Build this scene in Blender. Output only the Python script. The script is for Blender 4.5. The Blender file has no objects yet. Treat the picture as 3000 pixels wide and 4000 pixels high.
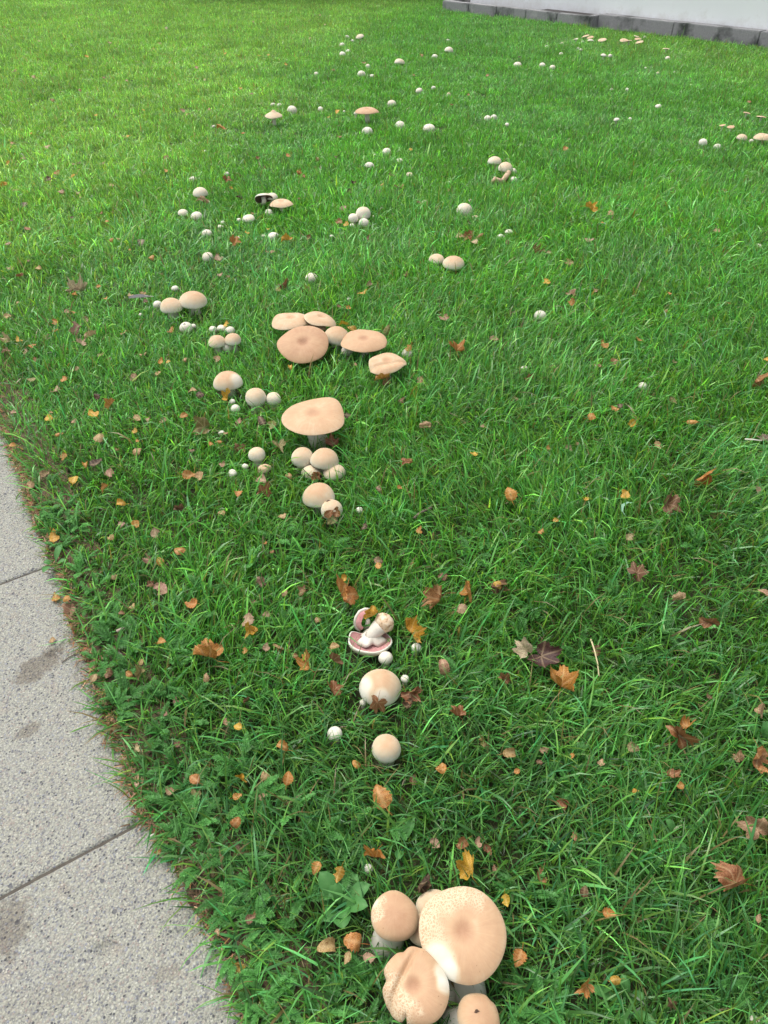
import bpy, bmesh, math, random
import numpy as np
from mathutils import Vector, Matrix

random.seed(7)
rng = np.random.default_rng(11)
R_ = math.radians
SC = bpy.context.scene
COL = SC.collection

# ------------------------------------------------------------------ camera
CAM_H, PITCH, FPX = 1.45, R_(40.0), 2888.0       # metres, tilt down, focal length in 3000x4000 pixels
cam_d = bpy.data.cameras.new('camera'); cam = bpy.data.objects.new('camera', cam_d); COL.objects.link(cam)
cam.location = (0, 0, CAM_H); cam.rotation_euler = (math.pi/2 - PITCH, 0, 0)
cam_d.sensor_fit = 'VERTICAL'; cam_d.sensor_height = 36.0; cam_d.lens = FPX/4000*36.0
cam_d.clip_start = 0.02; cam_d.clip_end = 600
SC.camera = cam

# ------------------------------------------------------------------ sky, sun, exposure
SUN_EL, SUN_AZ = R_(66), R_(-50)                  # bright cloud high up, ahead and to the left
w = bpy.data.worlds.new('World'); SC.world = w; w.use_nodes = True
nt = w.node_tree; bg = nt.nodes['Background']
sky = nt.nodes.new('ShaderNodeTexSky'); sky.sky_type = 'NISHITA'; sky.sun_disc = False
sky.sun_elevation = SUN_EL; sky.sun_rotation = SUN_AZ; sky.dust_density = 3.0; sky.ozone_density = 1.0
hs = nt.nodes.new('ShaderNodeHueSaturation'); hs.inputs['Saturation'].default_value = 0.28   # overcast: pale sky
nt.links.new(sky.outputs[0], hs.inputs['Color']); nt.links.new(hs.outputs[0], bg.inputs['Color'])
bg.inputs['Strength'].default_value = 0.15
sun_d = bpy.data.lights.new('sun', 'SUN'); sun = bpy.data.objects.new('sun', sun_d); COL.objects.link(sun)
sun_d.energy = 1.5; sun_d.angle = R_(40); sun_d.color = (1.0, 0.96, 0.90)
sd = Vector((math.sin(SUN_AZ)*math.cos(SUN_EL), math.cos(SUN_AZ)*math.cos(SUN_EL), math.sin(SUN_EL)))
sun.rotation_euler = (-sd).to_track_quat('-Z', 'Y').to_euler()
SC.view_settings.view_transform = 'Standard'; SC.view_settings.look = 'None'
SC.view_settings.gamma = 1.0; SC.view_settings.use_curve_mapping = False
SC.view_settings.exposure = 0.82
SC.cycles.max_bounces = 6; SC.cycles.diffuse_bounces = 3; SC.cycles.glossy_bounces = 2
SC.cycles.transmission_bounces = 4; SC.cycles.transparent_max_bounces = 4
SC.cycles.caustics_reflective = False; SC.cycles.caustics_refractive = False

# ------------------------------------------------------------------ helpers
CP, SP = math.cos(PITCH), math.sin(PITCH)
def at(px, py, z=0.0):
    """where the line of sight through a photograph pixel meets the level z; also metres per pixel there"""
    b = 2000.0 - py; down = FPX*SP - b*CP; t = (CAM_H - z)/down
    return Vector(((px-1500.0)*t, (FPX*CP + b*SP)*t, z)), t
PU, PV = np.array((-.545, .838)), np.array((.838, .545))      # along the path / across it
def uv_of(x, y): return x*PU[0] + y*PU[1], x*PV[0] + y*PV[1]
def xy_of(u, v): return u*PU[0] + v*PV[0], u*PU[1] + v*PV[1]

def noise2(x, y, scale, seed=0):
    r = np.random.default_rng(seed); g = r.random((64, 64))
    X = np.asarray(x)*scale + 1000; Y = np.asarray(y)*scale + 1000
    i = np.floor(X).astype(int); j = np.floor(Y).astype(int); fx = X-i; fy = Y-j
    fx = fx*fx*(3-2*fx); fy = fy*fy*(3-2*fy); i0 = i % 64; i1 = (i+1) % 64; j0 = j % 64; j1 = (j+1) % 64
    return (g[i0, j0]*(1-fx)+g[i1, j0]*fx)*(1-fy) + (g[i0, j1]*(1-fx)+g[i1, j1]*fx)*fy
def sstep(a, b, x): t = np.clip((x-a)/(b-a), 0, 1); return t*t*(3-2*t)

def mesh_obj(name, verts, faces, mat, parent=None, smooth=True, loc=None, attrs=None):
    me = bpy.data.meshes.new(name); me.from_pydata([tuple(v) for v in verts], [], faces); me.update()
    if smooth: me.polygons.foreach_set('use_smooth', [True]*len(me.polygons))
    if mat: me.materials.append(mat)
    if attrs:
        for k, vals in attrs.items():
            a = me.attributes.new(k, 'FLOAT', 'POINT'); a.data.foreach_set('value', np.asarray(vals, dtype=np.float32))
    o = bpy.data.objects.new(name, me); COL.objects.link(o)
    if parent: o.parent = parent
    if loc is not None: o.location = loc
    return o
def empty(name, loc, label, cat, group=None):
    o = bpy.data.objects.new(name, None); COL.objects.link(o); o.location = loc; o.empty_display_size = .02
    return tag(o, label, cat, group)
def tag(o, label=None, cat=None, group=None, kind=None):
    if label: o['label'] = label
    if cat: o['category'] = cat
    if group: o['group'] = group
    if kind: o['kind'] = kind
    return o
def box_vf(x0, x1, y0, y1, z0, z1):
    v = [(x, y, z) for x in (x0, x1) for y in (y0, y1) for z in (z0, z1)]
    f = [(0,1,3,2),(4,6,7,5),(0,4,5,1),(2,3,7,6),(0,2,6,4),(1,5,7,3)]
    return v, f
def tube_vf(pts, rads, n=10, cap=True):
    pts = [Vector(p) for p in pts]; V = []; F = []
    for i, p in enumerate(pts):
        d = (pts[min(i+1, len(pts)-1)] - pts[max(i-1, 0)]).normalized()
        a = d.cross(Vector((.13, .98, .11))).normalized(); b = d.cross(a)
        for k in range(n):
            an = 2*math.pi*k/n; V.append(p + (a*math.cos(an) + b*math.sin(an))*rads[i])
    for i in range(len(pts)-1):
        for k in range(n): F.append((i*n+k, i*n+(k+1) % n, (i+1)*n+(k+1) % n, (i+1)*n+k))
    if cap: F.append(tuple(range(n-1, -1, -1))); F.append(tuple((len(pts)-1)*n+k for k in range(n)))
    return V, F

# ------------------------------------------------------------------ materials
class NT:
    def __init__(s, name):
        s.m = bpy.data.materials.new(name); s.m.use_nodes = True; s.t = s.m.node_tree
        s.b = s.t.nodes['Principled BSDF']; s.out = s.t.nodes['Material Output']
    def n(s, typ, **kw):
        nd = s.t.nodes.new(typ)
        for k, v in kw.items():
            if k.startswith('i_'): nd.inputs[k[2:].replace('_', ' ')].default_value = v
            else: setattr(nd, k, v)
        return nd
    def l(s, a, b): s.t.links.new(a, b)
    def coord(s, what='Object'): return s.n('ShaderNodeTexCoord').outputs[what]
    def noise(s, vec, scale, detail=3, rough=.55):
        nd = s.n('ShaderNodeTexNoise'); nd.inputs['Scale'].default_value = scale
        nd.inputs['Detail'].default_value = detail; nd.inputs['Roughness'].default_value = rough
        if vec: s.l(vec, nd.inputs['Vector'])
        return nd
    def vor(s, vec, scale, feature='F1', rand=1.0):
        nd = s.n('ShaderNodeTexVoronoi', feature=feature); nd.inputs['Scale'].default_value = scale
        nd.inputs['Randomness'].default_value = rand
        if vec: s.l(vec, nd.inputs['Vector'])
        return nd
    def ramp(s, fac, stops, interp='LINEAR'):
        nd = s.n('ShaderNodeValToRGB'); cr = nd.color_ramp; cr.interpolation = interp
        while len(cr.elements) < len(stops): cr.elements.new(.5)
        for e, (p, c) in zip(cr.elements, stops):
            e.position = p; e.color = (*c, 1) if len(c) == 3 else c
        s.l(fac, nd.inputs['Fac']); return nd.outputs['Color']
    def mix(s, fac, a, b, blend='MIX'):
        nd = s.n('ShaderNodeMix', data_type='RGBA', blend_type=blend)
        for sock, v in ((0, fac), (6, a), (7, b)):
            if hasattr(v, 'is_linked'): s.l(v, nd.inputs[sock])
            else: nd.inputs[sock].default_value = v if sock == 0 else (*v, 1)
        return nd.outputs[2]
    def math(s, op, a, b=0.0, c=None, clamp=False):
        nd = s.n('ShaderNodeMath', operation=op, use_clamp=clamp)
        for i, v in enumerate((a, b, c)):
            if v is None: continue
            if hasattr(v, 'is_linked'): s.l(v, nd.inputs[i])
            else: nd.inputs[i].default_value = v
        return nd.outputs[0]
    def attr(s, name, typ='GEOMETRY'):
        return s.n('ShaderNodeAttribute', attribute_name=name, attribute_type=typ)
    def bump(s, height, strength=.3, dist=.002):
        nd = s.n('ShaderNodeBump'); nd.inputs['Strength'].default_value = strength; nd.inputs['Distance'].default_value = dist
        s.l(height, nd.inputs['Height']); s.l(nd.outputs[0], s.b.inputs['Normal']); return nd
    def set(s, **kw):
        for k, v in kw.items():
            i = s.b.inputs[k.replace('_', ' ')]
            if hasattr(v, 'is_linked'): s.l(v, i)
            else: i.default_value = (*v, 1) if isinstance(v, tuple) and len(v) == 3 else v
        return s.m

def simple(name, c, rough=.8, var=.25, scale=40, bump=.2):
    s = NT(name); co = s.coord(); nz = s.noise(co, scale, 4)
    s.set(Base_Color=s.mix(nz.outputs['Fac'], tuple(x*(1-var) for x in c), tuple(min(1, x*(1+var)) for x in c)), Roughness=rough)
    if bump: s.bump(nz.outputs['Fac'], bump, .003)
    return s.m

def mat_cap(cracked=False):
    s = NT('mushroom_cap_cracked' if cracked else 'mushroom_cap'); co = s.coord()
    tone = s.attr('tone').outputs['Fac']
    nz = s.noise(co, 55, 4, .6).outputs['Fac']; nz2 = s.noise(co, 14, 3).outputs['Fac']
    tt = s.math('ADD', tone, s.math('MULTIPLY', s.math('MULTIPLY', s.math('SUBTRACT', nz, .5), tone), .45))
    tt = s.math('ADD', tt, s.math('MULTIPLY', s.math('SUBTRACT', nz2, .5), .22), clamp=False)
    an = s.attr('ang').outputs['Fac']; rh = s.attr('rho').outputs['Fac']         # fine radial fibres of the cap skin
    cb = s.n('ShaderNodeCombineXYZ'); s.l(s.math('MULTIPLY', s.math('COSINE', an), 9.0), cb.inputs[0]); s.l(s.math('MULTIPLY', s.math('SINE', an), 9.0), cb.inputs[1]); s.l(s.math('MULTIPLY', rh, 1.6), cb.inputs[2])
    fib = s.noise(cb.outputs[0], 2.2, 4, .65).outputs['Fac']
    tt = s.math('ADD', tt, s.math('MULTIPLY', s.math('MULTIPLY', s.math('SUBTRACT', fib, .5), tone), .55))
    stops = [(0, (.66, .635, .545)), (.18, (.58, .472, .325)), (.42, (.485, .315, .185)), (.72, (.375, .212, .122)), (1, (.21, .105, .056))]
    col = s.ramp(s.math('DIVIDE', tt, 1.35), stops)
    sp = s.vor(co, 70).outputs['Distance']                       # sparse earth specks
    spk = s.math('MULTIPLY', s.math('LESS_THAN', sp, .075), s.math('GREATER_THAN', nz2, .47))
    col = s.mix(s.math('MULTIPLY', spk, .55), col, (.22, .12, .06))
    h = s.math('ADD', s.noise(co, 220, 3).outputs['Fac'], s.math('MULTIPLY', fib, .8))
    if cracked:
        cm = s.attr('crack').outputs['Fac']
        wv = s.noise(co, 70, 2); vv = s.n('ShaderNodeVectorMath', operation='ADD')
        sc_ = s.n('ShaderNodeVectorMath', operation='SCALE'); sc_.inputs['Scale'].default_value = .014
        s.l(wv.outputs['Color'], sc_.inputs[0]); s.l(co, vv.inputs[0]); s.l(sc_.outputs[0], vv.inputs[1])
        ed = s.vor(vv.outputs[0], 215, 'DISTANCE_TO_EDGE').outputs['Distance']
        ln = s.math('SUBTRACT', 1.0, s.math('DIVIDE', ed, .24), clamp=True)
        ln = s.math('MULTIPLY', ln, cm)
        col = s.mix(ln, col, (.62, .50, .34))
        h = s.math('SUBTRACT', h, s.math('MULTIPLY', ln, 1.2))
    s.bump(h, .25, .0012)
    m = s.set(Base_Color=col, Roughness=.62)
    s.b.inputs['Specular IOR Level'].default_value = .25
    s.b.inputs['Subsurface Weight'].default_value = .12; s.b.inputs['Subsurface Scale'].default_value = .006
    s.b.inputs['Subsurface Radius'].default_value = (1, .6, .4)
    return m
M = {}
M['cap'] = mat_cap(); M['crack'] = mat_cap(True)
def mat_gill(name, a, b):
    s = NT(name); th = s.attr('ang').outputs['Fac']
    wv = s.math('SINE', s.math('MULTIPLY', th, 140.0)); f = s.math('MULTIPLY_ADD', wv, .5, .5)
    s.bump(f, .6, .002); return s.set(Base_Color=s.mix(f, a, b), Roughness=.8)
M['gill_pink'] = mat_gill('gills_pink', (.46, .20, .19), (.66, .36, .34))
M['gill_dark'] = mat_gill('gills_dark', (.09, .05, .04), (.17, .10, .085))
M['stem'] = simple('mushroom_stem', (.60, .56, .47), .7, .10, 60, .25)
M['stem_tan'] = simple('mushroom_stem_tan', (.50, .34, .22), .7, .18, 60, .3)
s = NT('mushroom_bulb'); co = s.coord(); nz = s.noise(co, 90, 4)
M['bulb'] = s.set(Base_Color=s.ramp(nz.outputs['Fac'], [(.30, (.16, .08, .04)), (.44, (.60, .42, .26)), (.62, (.72, .60, .44))]), Roughness=.85)
s.bump(nz.outputs['Fac'], .5, .003)
M['soil_spot'] = simple('soil_spot', (.055, .028, .016), .9, .4, 150, .4)

def mat_leaf():
    s = NT('fallen_leaf'); co = s.coord(); oi = s.n('ShaderNodeObjectInfo')
    vec = s.n('ShaderNodeVectorMath', operation='ADD'); s.l(co, vec.inputs[0])
    cb = s.n('ShaderNodeCombineXYZ'); s.l(s.math('MULTIPLY', oi.outputs['Random'], 37.0), cb.inputs[0]); s.l(cb.outputs[0], vec.inputs[1])
    n1 = s.noise(vec.outputs[0], 28, 4, .65).outputs['Fac']; n2 = s.noise(vec.outputs[0], 120, 3).outputs['Fac']
    base = oi.outputs['Color']
    dark = s.mix(1.0, base, (.42, .28, .22), 'MULTIPLY'); lite = s.mix(.35, base, (.85, .60, .20))
    c = s.mix(s.math('MULTIPLY', s.math('SUBTRACT', n1, .38), 4.0, clamp=True), dark, base)
    c = s.mix(s.math('MULTIPLY', s.math('SUBTRACT', n1, .60), 4.0, clamp=True), c, lite)
    c = s.mix(s.math('MULTIPLY', s.math('LESS_THAN', n2, .36), .6), c, (.10, .045, .02))
    v = s.attr('vein').outputs['Fac']; c = s.mix(s.math('MULTIPLY', v, .45), c, s.mix(.5, base, (.80, .62, .35)))
    s.set(Base_Color=c, Roughness=.55); s.b.inputs['Specular IOR Level'].default_value = .35
    s.bump(s.math('ADD', n2, s.math('MULTIPLY', v, 1.5)), .35, .001)
    tr = s.n('ShaderNodeBsdfTranslucent'); s.l(c, tr.inputs['Color'])
    mx = s.n('ShaderNodeMixShader'); mx.inputs[0].default_value = .22
    s.l(s.b.outputs[0], mx.inputs[1]); s.l(tr.outputs[0], mx.inputs[2]); s.l(mx.outputs[0], s.out.inputs['Surface'])
    return s.m
M['leaf'] = mat_leaf()

def mat_blade(name, instanced, rough=.34, spec=.6, trans=.42):
    s = NT(name); c = s.attr('col').outputs['Color']
    if instanced: c = s.mix(1.0, c, s.attr('tint', 'INSTANCER').outputs['Color'], 'MULTIPLY')
    s.set(Base_Color=c, Roughness=rough); s.b.inputs['Specular IOR Level'].default_value = spec
    tr = s.n('ShaderNodeBsdfTranslucent'); s.l(s.mix(1.0, c, (1.25, 1.2, .6), 'MULTIPLY'), tr.inputs['Color'])
    mx = s.n('ShaderNodeMixShader'); mx.inputs[0].default_value = trans
    s.l(s.b.outputs[0], mx.inputs[1]); s.l(tr.outputs[0], mx.inputs[2]); s.l(mx.outputs[0], s.out.inputs['Surface'])
    return s.m
M['grass'] = mat_blade('grass_blade', False); M['grass_tuft'] = mat_blade('grass_tuft', True)
M['weed'] = mat_blade('weed_leaf', True, .5, .4, .2)
M['straw'] = mat_blade('dead_grass', False, .8, .2, .15)
s = NT('broad_leaf'); co = s.coord(); nz = s.noise(co, 60, 3).outputs['Fac']; v = s.attr('vein').outputs['Fac']
c = s.mix(nz, (.032, .12, .028), (.065, .20, .045)); c = s.mix(s.math('MULTIPLY', v, .25), c, (.12, .27, .08))
s.bump(s.math('SUBTRACT', nz, v), .5, .002); M['broad'] = s.set(Base_Color=c, Roughness=.55); s.b.inputs['Specular IOR Level'].default_value = .3
s = NT('soil'); co = s.coord(); n1 = s.noise(co, 3, 4).outputs['Fac']; n2 = s.noise(co, 90, 4).outputs['Fac']
c = s.mix(n2, (.020, .016, .008), (.060, .050, .022)); c = s.mix(s.math('MULTIPLY', n1, .6), c, (.028, .055, .012))
s.bump(n2, .8, .01); M['soil'] = s.set(Base_Color=c, Roughness=.95)
s = NT('soil_edge'); co = s.coord(); n2 = s.noise(co, 130, 4, .7).outputs['Fac']
s.bump(n2, .9, .006)
M['soil_edge'] = s.set(Base_Color=s.ramp(n2, [(.3, (.03, .02, .012)), (.5, (.085, .055, .032)), (.68, (.19, .125, .075))]), Roughness=.95)

def mat_path():
    s = NT('exposed_aggregate_concrete'); co = s.coord('Object')
    wv = s.noise(co, 60, 2); sc_ = s.n('ShaderNodeVectorMath', operation='SCALE'); sc_.inputs['Scale'].default_value = .006
    s.l(wv.outputs['Color'], sc_.inputs[0]); vv = s.n('ShaderNodeVectorMath', operation='ADD'); s.l(co, vv.inputs[0]); s.l(sc_.outputs[0], vv.inputs[1])
    v1 = s.vor(vv.outputs[0], 190); v2 = s.vor(vv.outputs[0], 380); v3 = s.vor(co, 52)
    pal = [(0, (.07, .07, .075)), (.06, (.15, .15, .16)), (.25, (.27, .265, .225)), (.45, (.35, .345, .285)), (.62, (.29, .245, .215)),
           (.72, (.38, .37, .30)), (.84, (.235, .24, .265)), (.93, (.44, .43, .37)), (1, (.58, .57, .52))]
    def rnd(v):
        sp = s.n('ShaderNodeSeparateColor'); s.l(v.outputs['Color'], sp.inputs[0]); return sp.outputs[0]
    c1 = s.ramp(rnd(v1), pal, 'CONSTANT'); c2 = s.ramp(rnd(v2), pal, 'CONSTANT')
    st = s.math('LESS_THAN', v1.outputs['Distance'], .42)
    c = s.mix(st, s.mix(.45, c2, (.275, .268, .23)), c1)
    big = s.math('MULTIPLY', s.math('LESS_THAN', v3.outputs['Distance'], .24), s.math('GREATER_THAN', rnd(v3), .95))
    c = s.mix(s.math('MULTIPLY', big, .8), c, (.07, .07, .085))
    n0 = s.noise(co, 7, 3).outputs['Fac']; n1 = s.noise(co, 22, 3).outputs['Fac']
    c = s.mix(s.math('MULTIPLY', s.math('SUBTRACT', n0, .5), 1.6, clamp=True), c, s.mix(1.0, c, (.90, .92, 1.0), 'MULTIPLY'))
    c = s.mix(s.math('MULTIPLY', s.math('SUBTRACT', n1, .56), 3.0, clamp=True), c, s.mix(1.0, c, (.95, .82, .80), 'MULTIPLY'))
    # damp and dirty stains with a shape of their own, at their place on the slabs
    st_n = s.noise(co, 24, 5, .7).outputs['Fac']
    for (px, py, rx, ry, an, amt) in STAINS:
        p, t = at(px, py, 0)
        mp = s.n('ShaderNodeMapping', vector_type='TEXTURE'); mp.inputs['Location'].default_value = (p.x, p.y, 0)
        mp.inputs['Rotation'].default_value = (0, 0, an); mp.inputs['Scale'].default_value = (rx, ry, 1)
        s.l(co, mp.inputs['Vector']); ln = s.n('ShaderNodeVectorMath', operation='LENGTH')
        fl = s.n('ShaderNodeVectorMath', operation='MULTIPLY'); fl.inputs[1].default_value = (1, 1, 0)
        s.l(mp.outputs[0], fl.inputs[0]); s.l(fl.outputs[0], ln.inputs[0])
        d = s.math('ADD', ln.outputs['Value'], s.math('MULTIPLY', s.math('SUBTRACT', st_n, .5), 2.6))
        mk = s.math('SUBTRACT', 1.0, s.math('MULTIPLY', s.math('SUBTRACT', d, .7), 3.0, clamp=True))
        c = s.mix(s.math('MULTIPLY', mk, amt), c, s.mix(1.0, c, (.56, .50, .46), 'MULTIPLY'))
    c = s.mix(1.0, c, (.87, .885, .865), 'MULTIPLY')
    h = s.math('SUBTRACT', s.math('MULTIPLY', st, .5), v1.outputs['Distance']); s.bump(h, .7, .004)
    return s.set(Base_Color=c, Roughness=.72)
# pixel x, y, half sizes in metres, turn, strength
STAINS = [(150, 2600, .075, .040, .9, .9), (215, 2540, .040, .022, .35, .8), (285, 2555, .025, .012, .9, .6), (108, 2855, .034, .022, 1.1, .75),
          (15, 3640, .045, .065, 0, .75), (640, 3800, .028, .018, .4, .45), (310, 2640, .020, .030, 0, .4), (160, 3900, .08, .03, .3, .2)]
M['path'] = mat_path()
M['joint'] = simple('joint_dirt', (.075, .065, .052), .95, .4, 120, .4)
s = NT('white_render'); co = s.coord(); n1 = s.noise(co, 1.2, 4).outputs['Fac']; n2 = s.noise(co, 160, 3).outputs['Fac']
sx = s.n('ShaderNodeSeparateXYZ'); s.l(co, sx.inputs[0]); n3 = s.noise(co, 6, 5, .7).outputs['Fac']
spl = s.math('MULTIPLY', s.math('SUBTRACT', s.math('ADD', n3, -.12), s.math('MULTIPLY', sx.outputs[2], 1.6)), 2.2, clamp=True)   # rain splash above the kerb
s.bump(n2, .3, .004); M['wall'] = s.set(Base_Color=s.mix(s.math('MULTIPLY', spl, .5), s.mix(n1, (.84, .85, .865), (.89, .895, .90)), (.50, .46, .38)), Roughness=.9)
s = NT('wall_corner_dirt'); M['wall_side'] = simple('wall_side', (.66, .60, .49), .9, .12, 5, .1)
s = NT('kerb_concrete'); co = s.coord(); n1 = s.noise(co, 2.6, 4, .6).outputs['Fac']; n2 = s.noise(co, 60, 4).outputs['Fac']; n3 = s.noise(co, 5.5, 3).outputs['Fac']
c = s.mix(n2, (.21, .205, .21), (.35, .345, .345)); c = s.mix(s.math('MULTIPLY', s.math('SUBTRACT', n1, .53), 7.0, clamp=True), c, (.055, .06, .055))
c = s.mix(s.math('MULTIPLY', s.math('SUBTRACT', n3, .62), 6.0, clamp=True), c, (.40, .39, .38))
s.bump(n2, .4, .006); M['kerb'] = s.set(Base_Color=c, Roughness=.9)
M['steel_well_shade'] = simple('rusty_steel_well_shade', (.05, .04, .038), .6, .4, 60, .2)
M['bark'] = simple('bark', (.13, .10, .075), .9, .45, 60, .6)
s = NT('hedge_leaf'); oi = s.coord(); nz = s.noise(oi, 4, 3).outputs['Fac']
M['hedge'] = s.set(Base_Color=s.mix(nz, (.018, .05, .012), (.05, .11, .025)), Roughness=.5)
M['glass'] = NT('window_glass').set(Base_Color=(.02, .025, .03), Roughness=.05)
M['feather'] = simple('feather_vane', (.045, .042, .045), .6, .4, 80, .2)
M['quill'] = simple('feather_quill', (.62, .58, .50), .5, .1, 50, 0)
M['petal'] = simple('petal', (.80, .79, .74), .7, .08, 60, 0)

# ------------------------------------------------------------------ ground, path, kerb, building
g = 300.0
ground = mesh_obj('ground', [(-g, -g, -.010), (g, -g, -.010), (g, g, -.010), (-g, g, -.010)], [(0, 1, 2, 3)], M['soil'], smooth=False)
tag(ground, 'dark soil under the lawn', 'ground', kind='structure')

EDGE_PX = [(970, 4000), (945, 3890), (900, 3760), (868, 3690), (850, 3660), (795, 3580), (742, 3510), (715, 3430), (640, 3350), (612, 3265), (535, 3185),
           (517, 3100), (500, 2985), (452, 2900), (402, 2790), (380, 2680), (332, 2560), (300, 2470), (268, 2350), (240, 2260), (203, 2190),
           (158, 2080), (108, 1950), (62, 1810), (38, 1715), (2, 1645)]
_e = []
for p in EDGE_PX:
    q, _ = at(*p); _e.append(uv_of(q.x, q.y))
_e.sort(); EU = np.array([a for a, b in _e]); EV = np.array([b for a, b in _e])
def edge_v(u):
    u = np.asarray(u, dtype=float); base = np.interp(u, EU, EV)
    return base + .012*(noise2(u, u*0, 14, 5)-.5) + .010*(noise2(u, u*0, 45, 6)-.5)
SL, U0, V0 = .870, .896, -1.42
path = empty('path', (0, 0, 0), 'pale exposed aggregate concrete footpath beside the lawn', 'path'); tag(path, kind='structure')
pit, _ = at(420, 3700); pit_u, pit_v = uv_of(pit.x, pit.y)
for k in range(-3, 6):
    a, b = U0 + (k-1)*SL + .0013, U0 + k*SL - .0013
    fine = k in (0, 1, 2, 3)
    nu = int(SL/(.0065 if fine else .03)); us = np.linspace(a, b, nu)
    v_lo, v_hi = V0, .085
    vs = np.concatenate([np.linspace(v_lo, -.75, 12)[:-1], np.linspace(-.75, v_hi, 130 if fine else 24)])
    U, Vv = np.meshgrid(us, vs, indexing='ij')
    X, Y = xy_of(U, Vv)
    Z = .0016*(noise2(X, Y, 9, 21+k)-.5) + (.0012*(noise2(X, Y, 70, 3)-.5) if fine else 0)
    d = np.minimum(U-a, b-U); Z = Z - .004*np.clip(1-d/(.002+.006*noise2(X, Y, 25, 31)), 0, 1)**2
    pa = .55; du, dv = U-pit_u, Vv-pit_v; e1 = du*math.cos(pa)+dv*math.sin(pa); e2 = -du*math.sin(pa)+dv*math.cos(pa)
    Z = Z - .009*sstep(1.25, .8, np.sqrt((e1/.012)**2+(e2/.020)**2))
    n0, n1 = U.shape
    V = np.stack([X, Y, Z], -1).reshape(-1, 3).tolist()
    F = [(i*n1+j, (i+1)*n1+j, (i+1)*n1+j+1, i*n1+j+1) for i in range(n0-1) for j in range(n1-1)]
    F = [tuple(reversed(f)) for f in F]
    # skirt down to the bed
    ring = [i*n1 for i in range(n0)] + [(n0-1)*n1+j for j in range(1, n1)] + [i*n1+n1-1 for i in range(n0-2, -1, -1)] + [j for j in range(n1-2, 0, -1)]
    base = len(V); V += [(V[r][0], V[r][1], -.05) for r in ring]; L = len(ring)
    F += [(ring[i], ring[(i+1) % L], base+(i+1) % L, base+i) for i in range(L)]
    mesh_obj('paving_slab', V, F, M['path'], path)
jv, jf = [], []
for k in range(-3, 5):
    u = U0 + k*SL
    q = [xy_of(u-.004, V0), xy_of(u+.004, V0), xy_of(u+.004, .085), xy_of(u-.004, .085)]
    n = len(jv); jv += [(x, y, -.0030) for x, y in q]; jf.append((n, n+1, n+2, n+3))
mesh_obj('joint_filling', jv, jf, M['joint'], path, smooth=False)
# worn soil lip where the turf meets the concrete
us = np.arange(-1.2, 4.4, .006); V, F = [], []
prof = [(-.012, -.006), (-.004, .0015), (.006, .004), (.02, .005), (.06, .006), (.13, .003)]
for u in us:
    e = float(edge_v(u))
    for j, (dv, z) in enumerate(prof):
        x, y = xy_of(u, e+dv + .010*(float(noise2(u, j*.1, 60, 8))-.5)); V.append((x, y, z + .003*(float(noise2(u, dv*9, 90, 9))-.5)*(j > 0)))
m = len(prof); F = [(i*m+j, (i+1)*m+j, (i+1)*m+j+1, i*m+j+1) for i in range(len(us)-1) for j in range(m-1)]
F = [tuple(reversed(f)) for f in F]
tag(mesh_obj('lawn_edge_soil', V, F, M['soil_edge']), 'brown soil lip along the lawn edge', 'soil', kind='structure')

# building and its kerb: local frame K along the front (towards +x, nearer), N out of the front towards the lawn
KA, _ = at(1726, 42); KB, _ = at(2283, 113)
Kd = (Vector((4.60, 10.34, 0)) - KA); Kd.z = 0; Kd.normalize(); Kn = Vector((Kd.y, -Kd.x, 0))
if Kn.y > 0: Kn = -Kn
def kp(s_, n_, z): return KA + Kd*s_ + Kn*n_ + Vector((0, 0, z))
def kbox(name, s0, s1, n0, n1, z0, z1, mat, parent, bev=.0):
    V = [kp(a, b, c) for a in (s0, s1) for b in (n0, n1) for c in (z0, z1)]
    F = [(0,1,3,2),(4,6,7,5),(0,4,5,1),(2,3,7,6),(0,2,6,4),(1,5,7,3)]
    bm = bmesh.new(); vs = [bm.verts.new(v) for v in V]
    for f in F: bm.faces.new([vs[i] for i in f])
    bmesh.ops.recalc_face_normals(bm, faces=bm.faces)
    if bev: bmesh.ops.bevel(bm, geom=bm.edges[:], offset=bev, segments=2, affect='EDGES')
    me = bpy.data.meshes.new(name); bm.to_mesh(me); bm.free(); me.materials.append(mat)
    o = bpy.data.objects.new(name, me); COL.objects.link(o); o.parent = parent; return o
sB = (KB-KA).dot(Kd)
bld = tag(bpy.data.objects.new('building', None), 'white rendered building standing behind the grey kerb', 'building'); COL.objects.link(bld)
NW = -.40                                         # wall plane behind the kerb front
def px_of(P):
    fw = P.y*CP + (CAM_H-P.z)*SP; return 1500 + FPX*P.x/fw
SW = next(s_/200 for s_ in range(0, 400) if px_of(kp(s_/200, NW, .15)) > 1838)
kbox('wall', SW, 14.0, -7.0, NW, -.5, 3.3, M['wall'], bld)
kbox('roof', SW-.2, 14.2, -7.2, NW+.25, 3.303, 3.45, M['kerb'], bld)
for s0 in (6.2, 10.0):
    wdw = kbox('window', s0, s0+1.3, NW-.02, NW+.012, 1.0, 2.2, M['kerb'], bld)
    kbox('pane', s0+.06, s0+1.24, NW-.01, NW+.018, 1.06, 2.14, M['glass'], wdw)
kerb = tag(bpy.data.objects.new('light_well_kerb', None), 'weathered grey concrete kerb around the white building foot', 'kerb'); COL.objects.link(kerb)
KH = .135
n_c = 5; L = sB/n_c
for i in range(n_c):
    kbox('kerb_stone', i*L+.002, (i+1)*L-.002, -.11, random.uniform(-.002, .002), -.1, KH+random.uniform(-.002, .002), M['kerb'], kerb, .008)
for i in range(5):
    kbox('kerb_stone', .0+.001, .11, -.112-(i+1)*.9+.002, -.112-i*.9-.002, -.1, KH-.002, M['kerb'], kerb, .008)
kbox('kerb_return', sB-.11, sB-.001, NW+.004, -.113, -.1, KH-.001, M['kerb'], kerb, .008)
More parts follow.
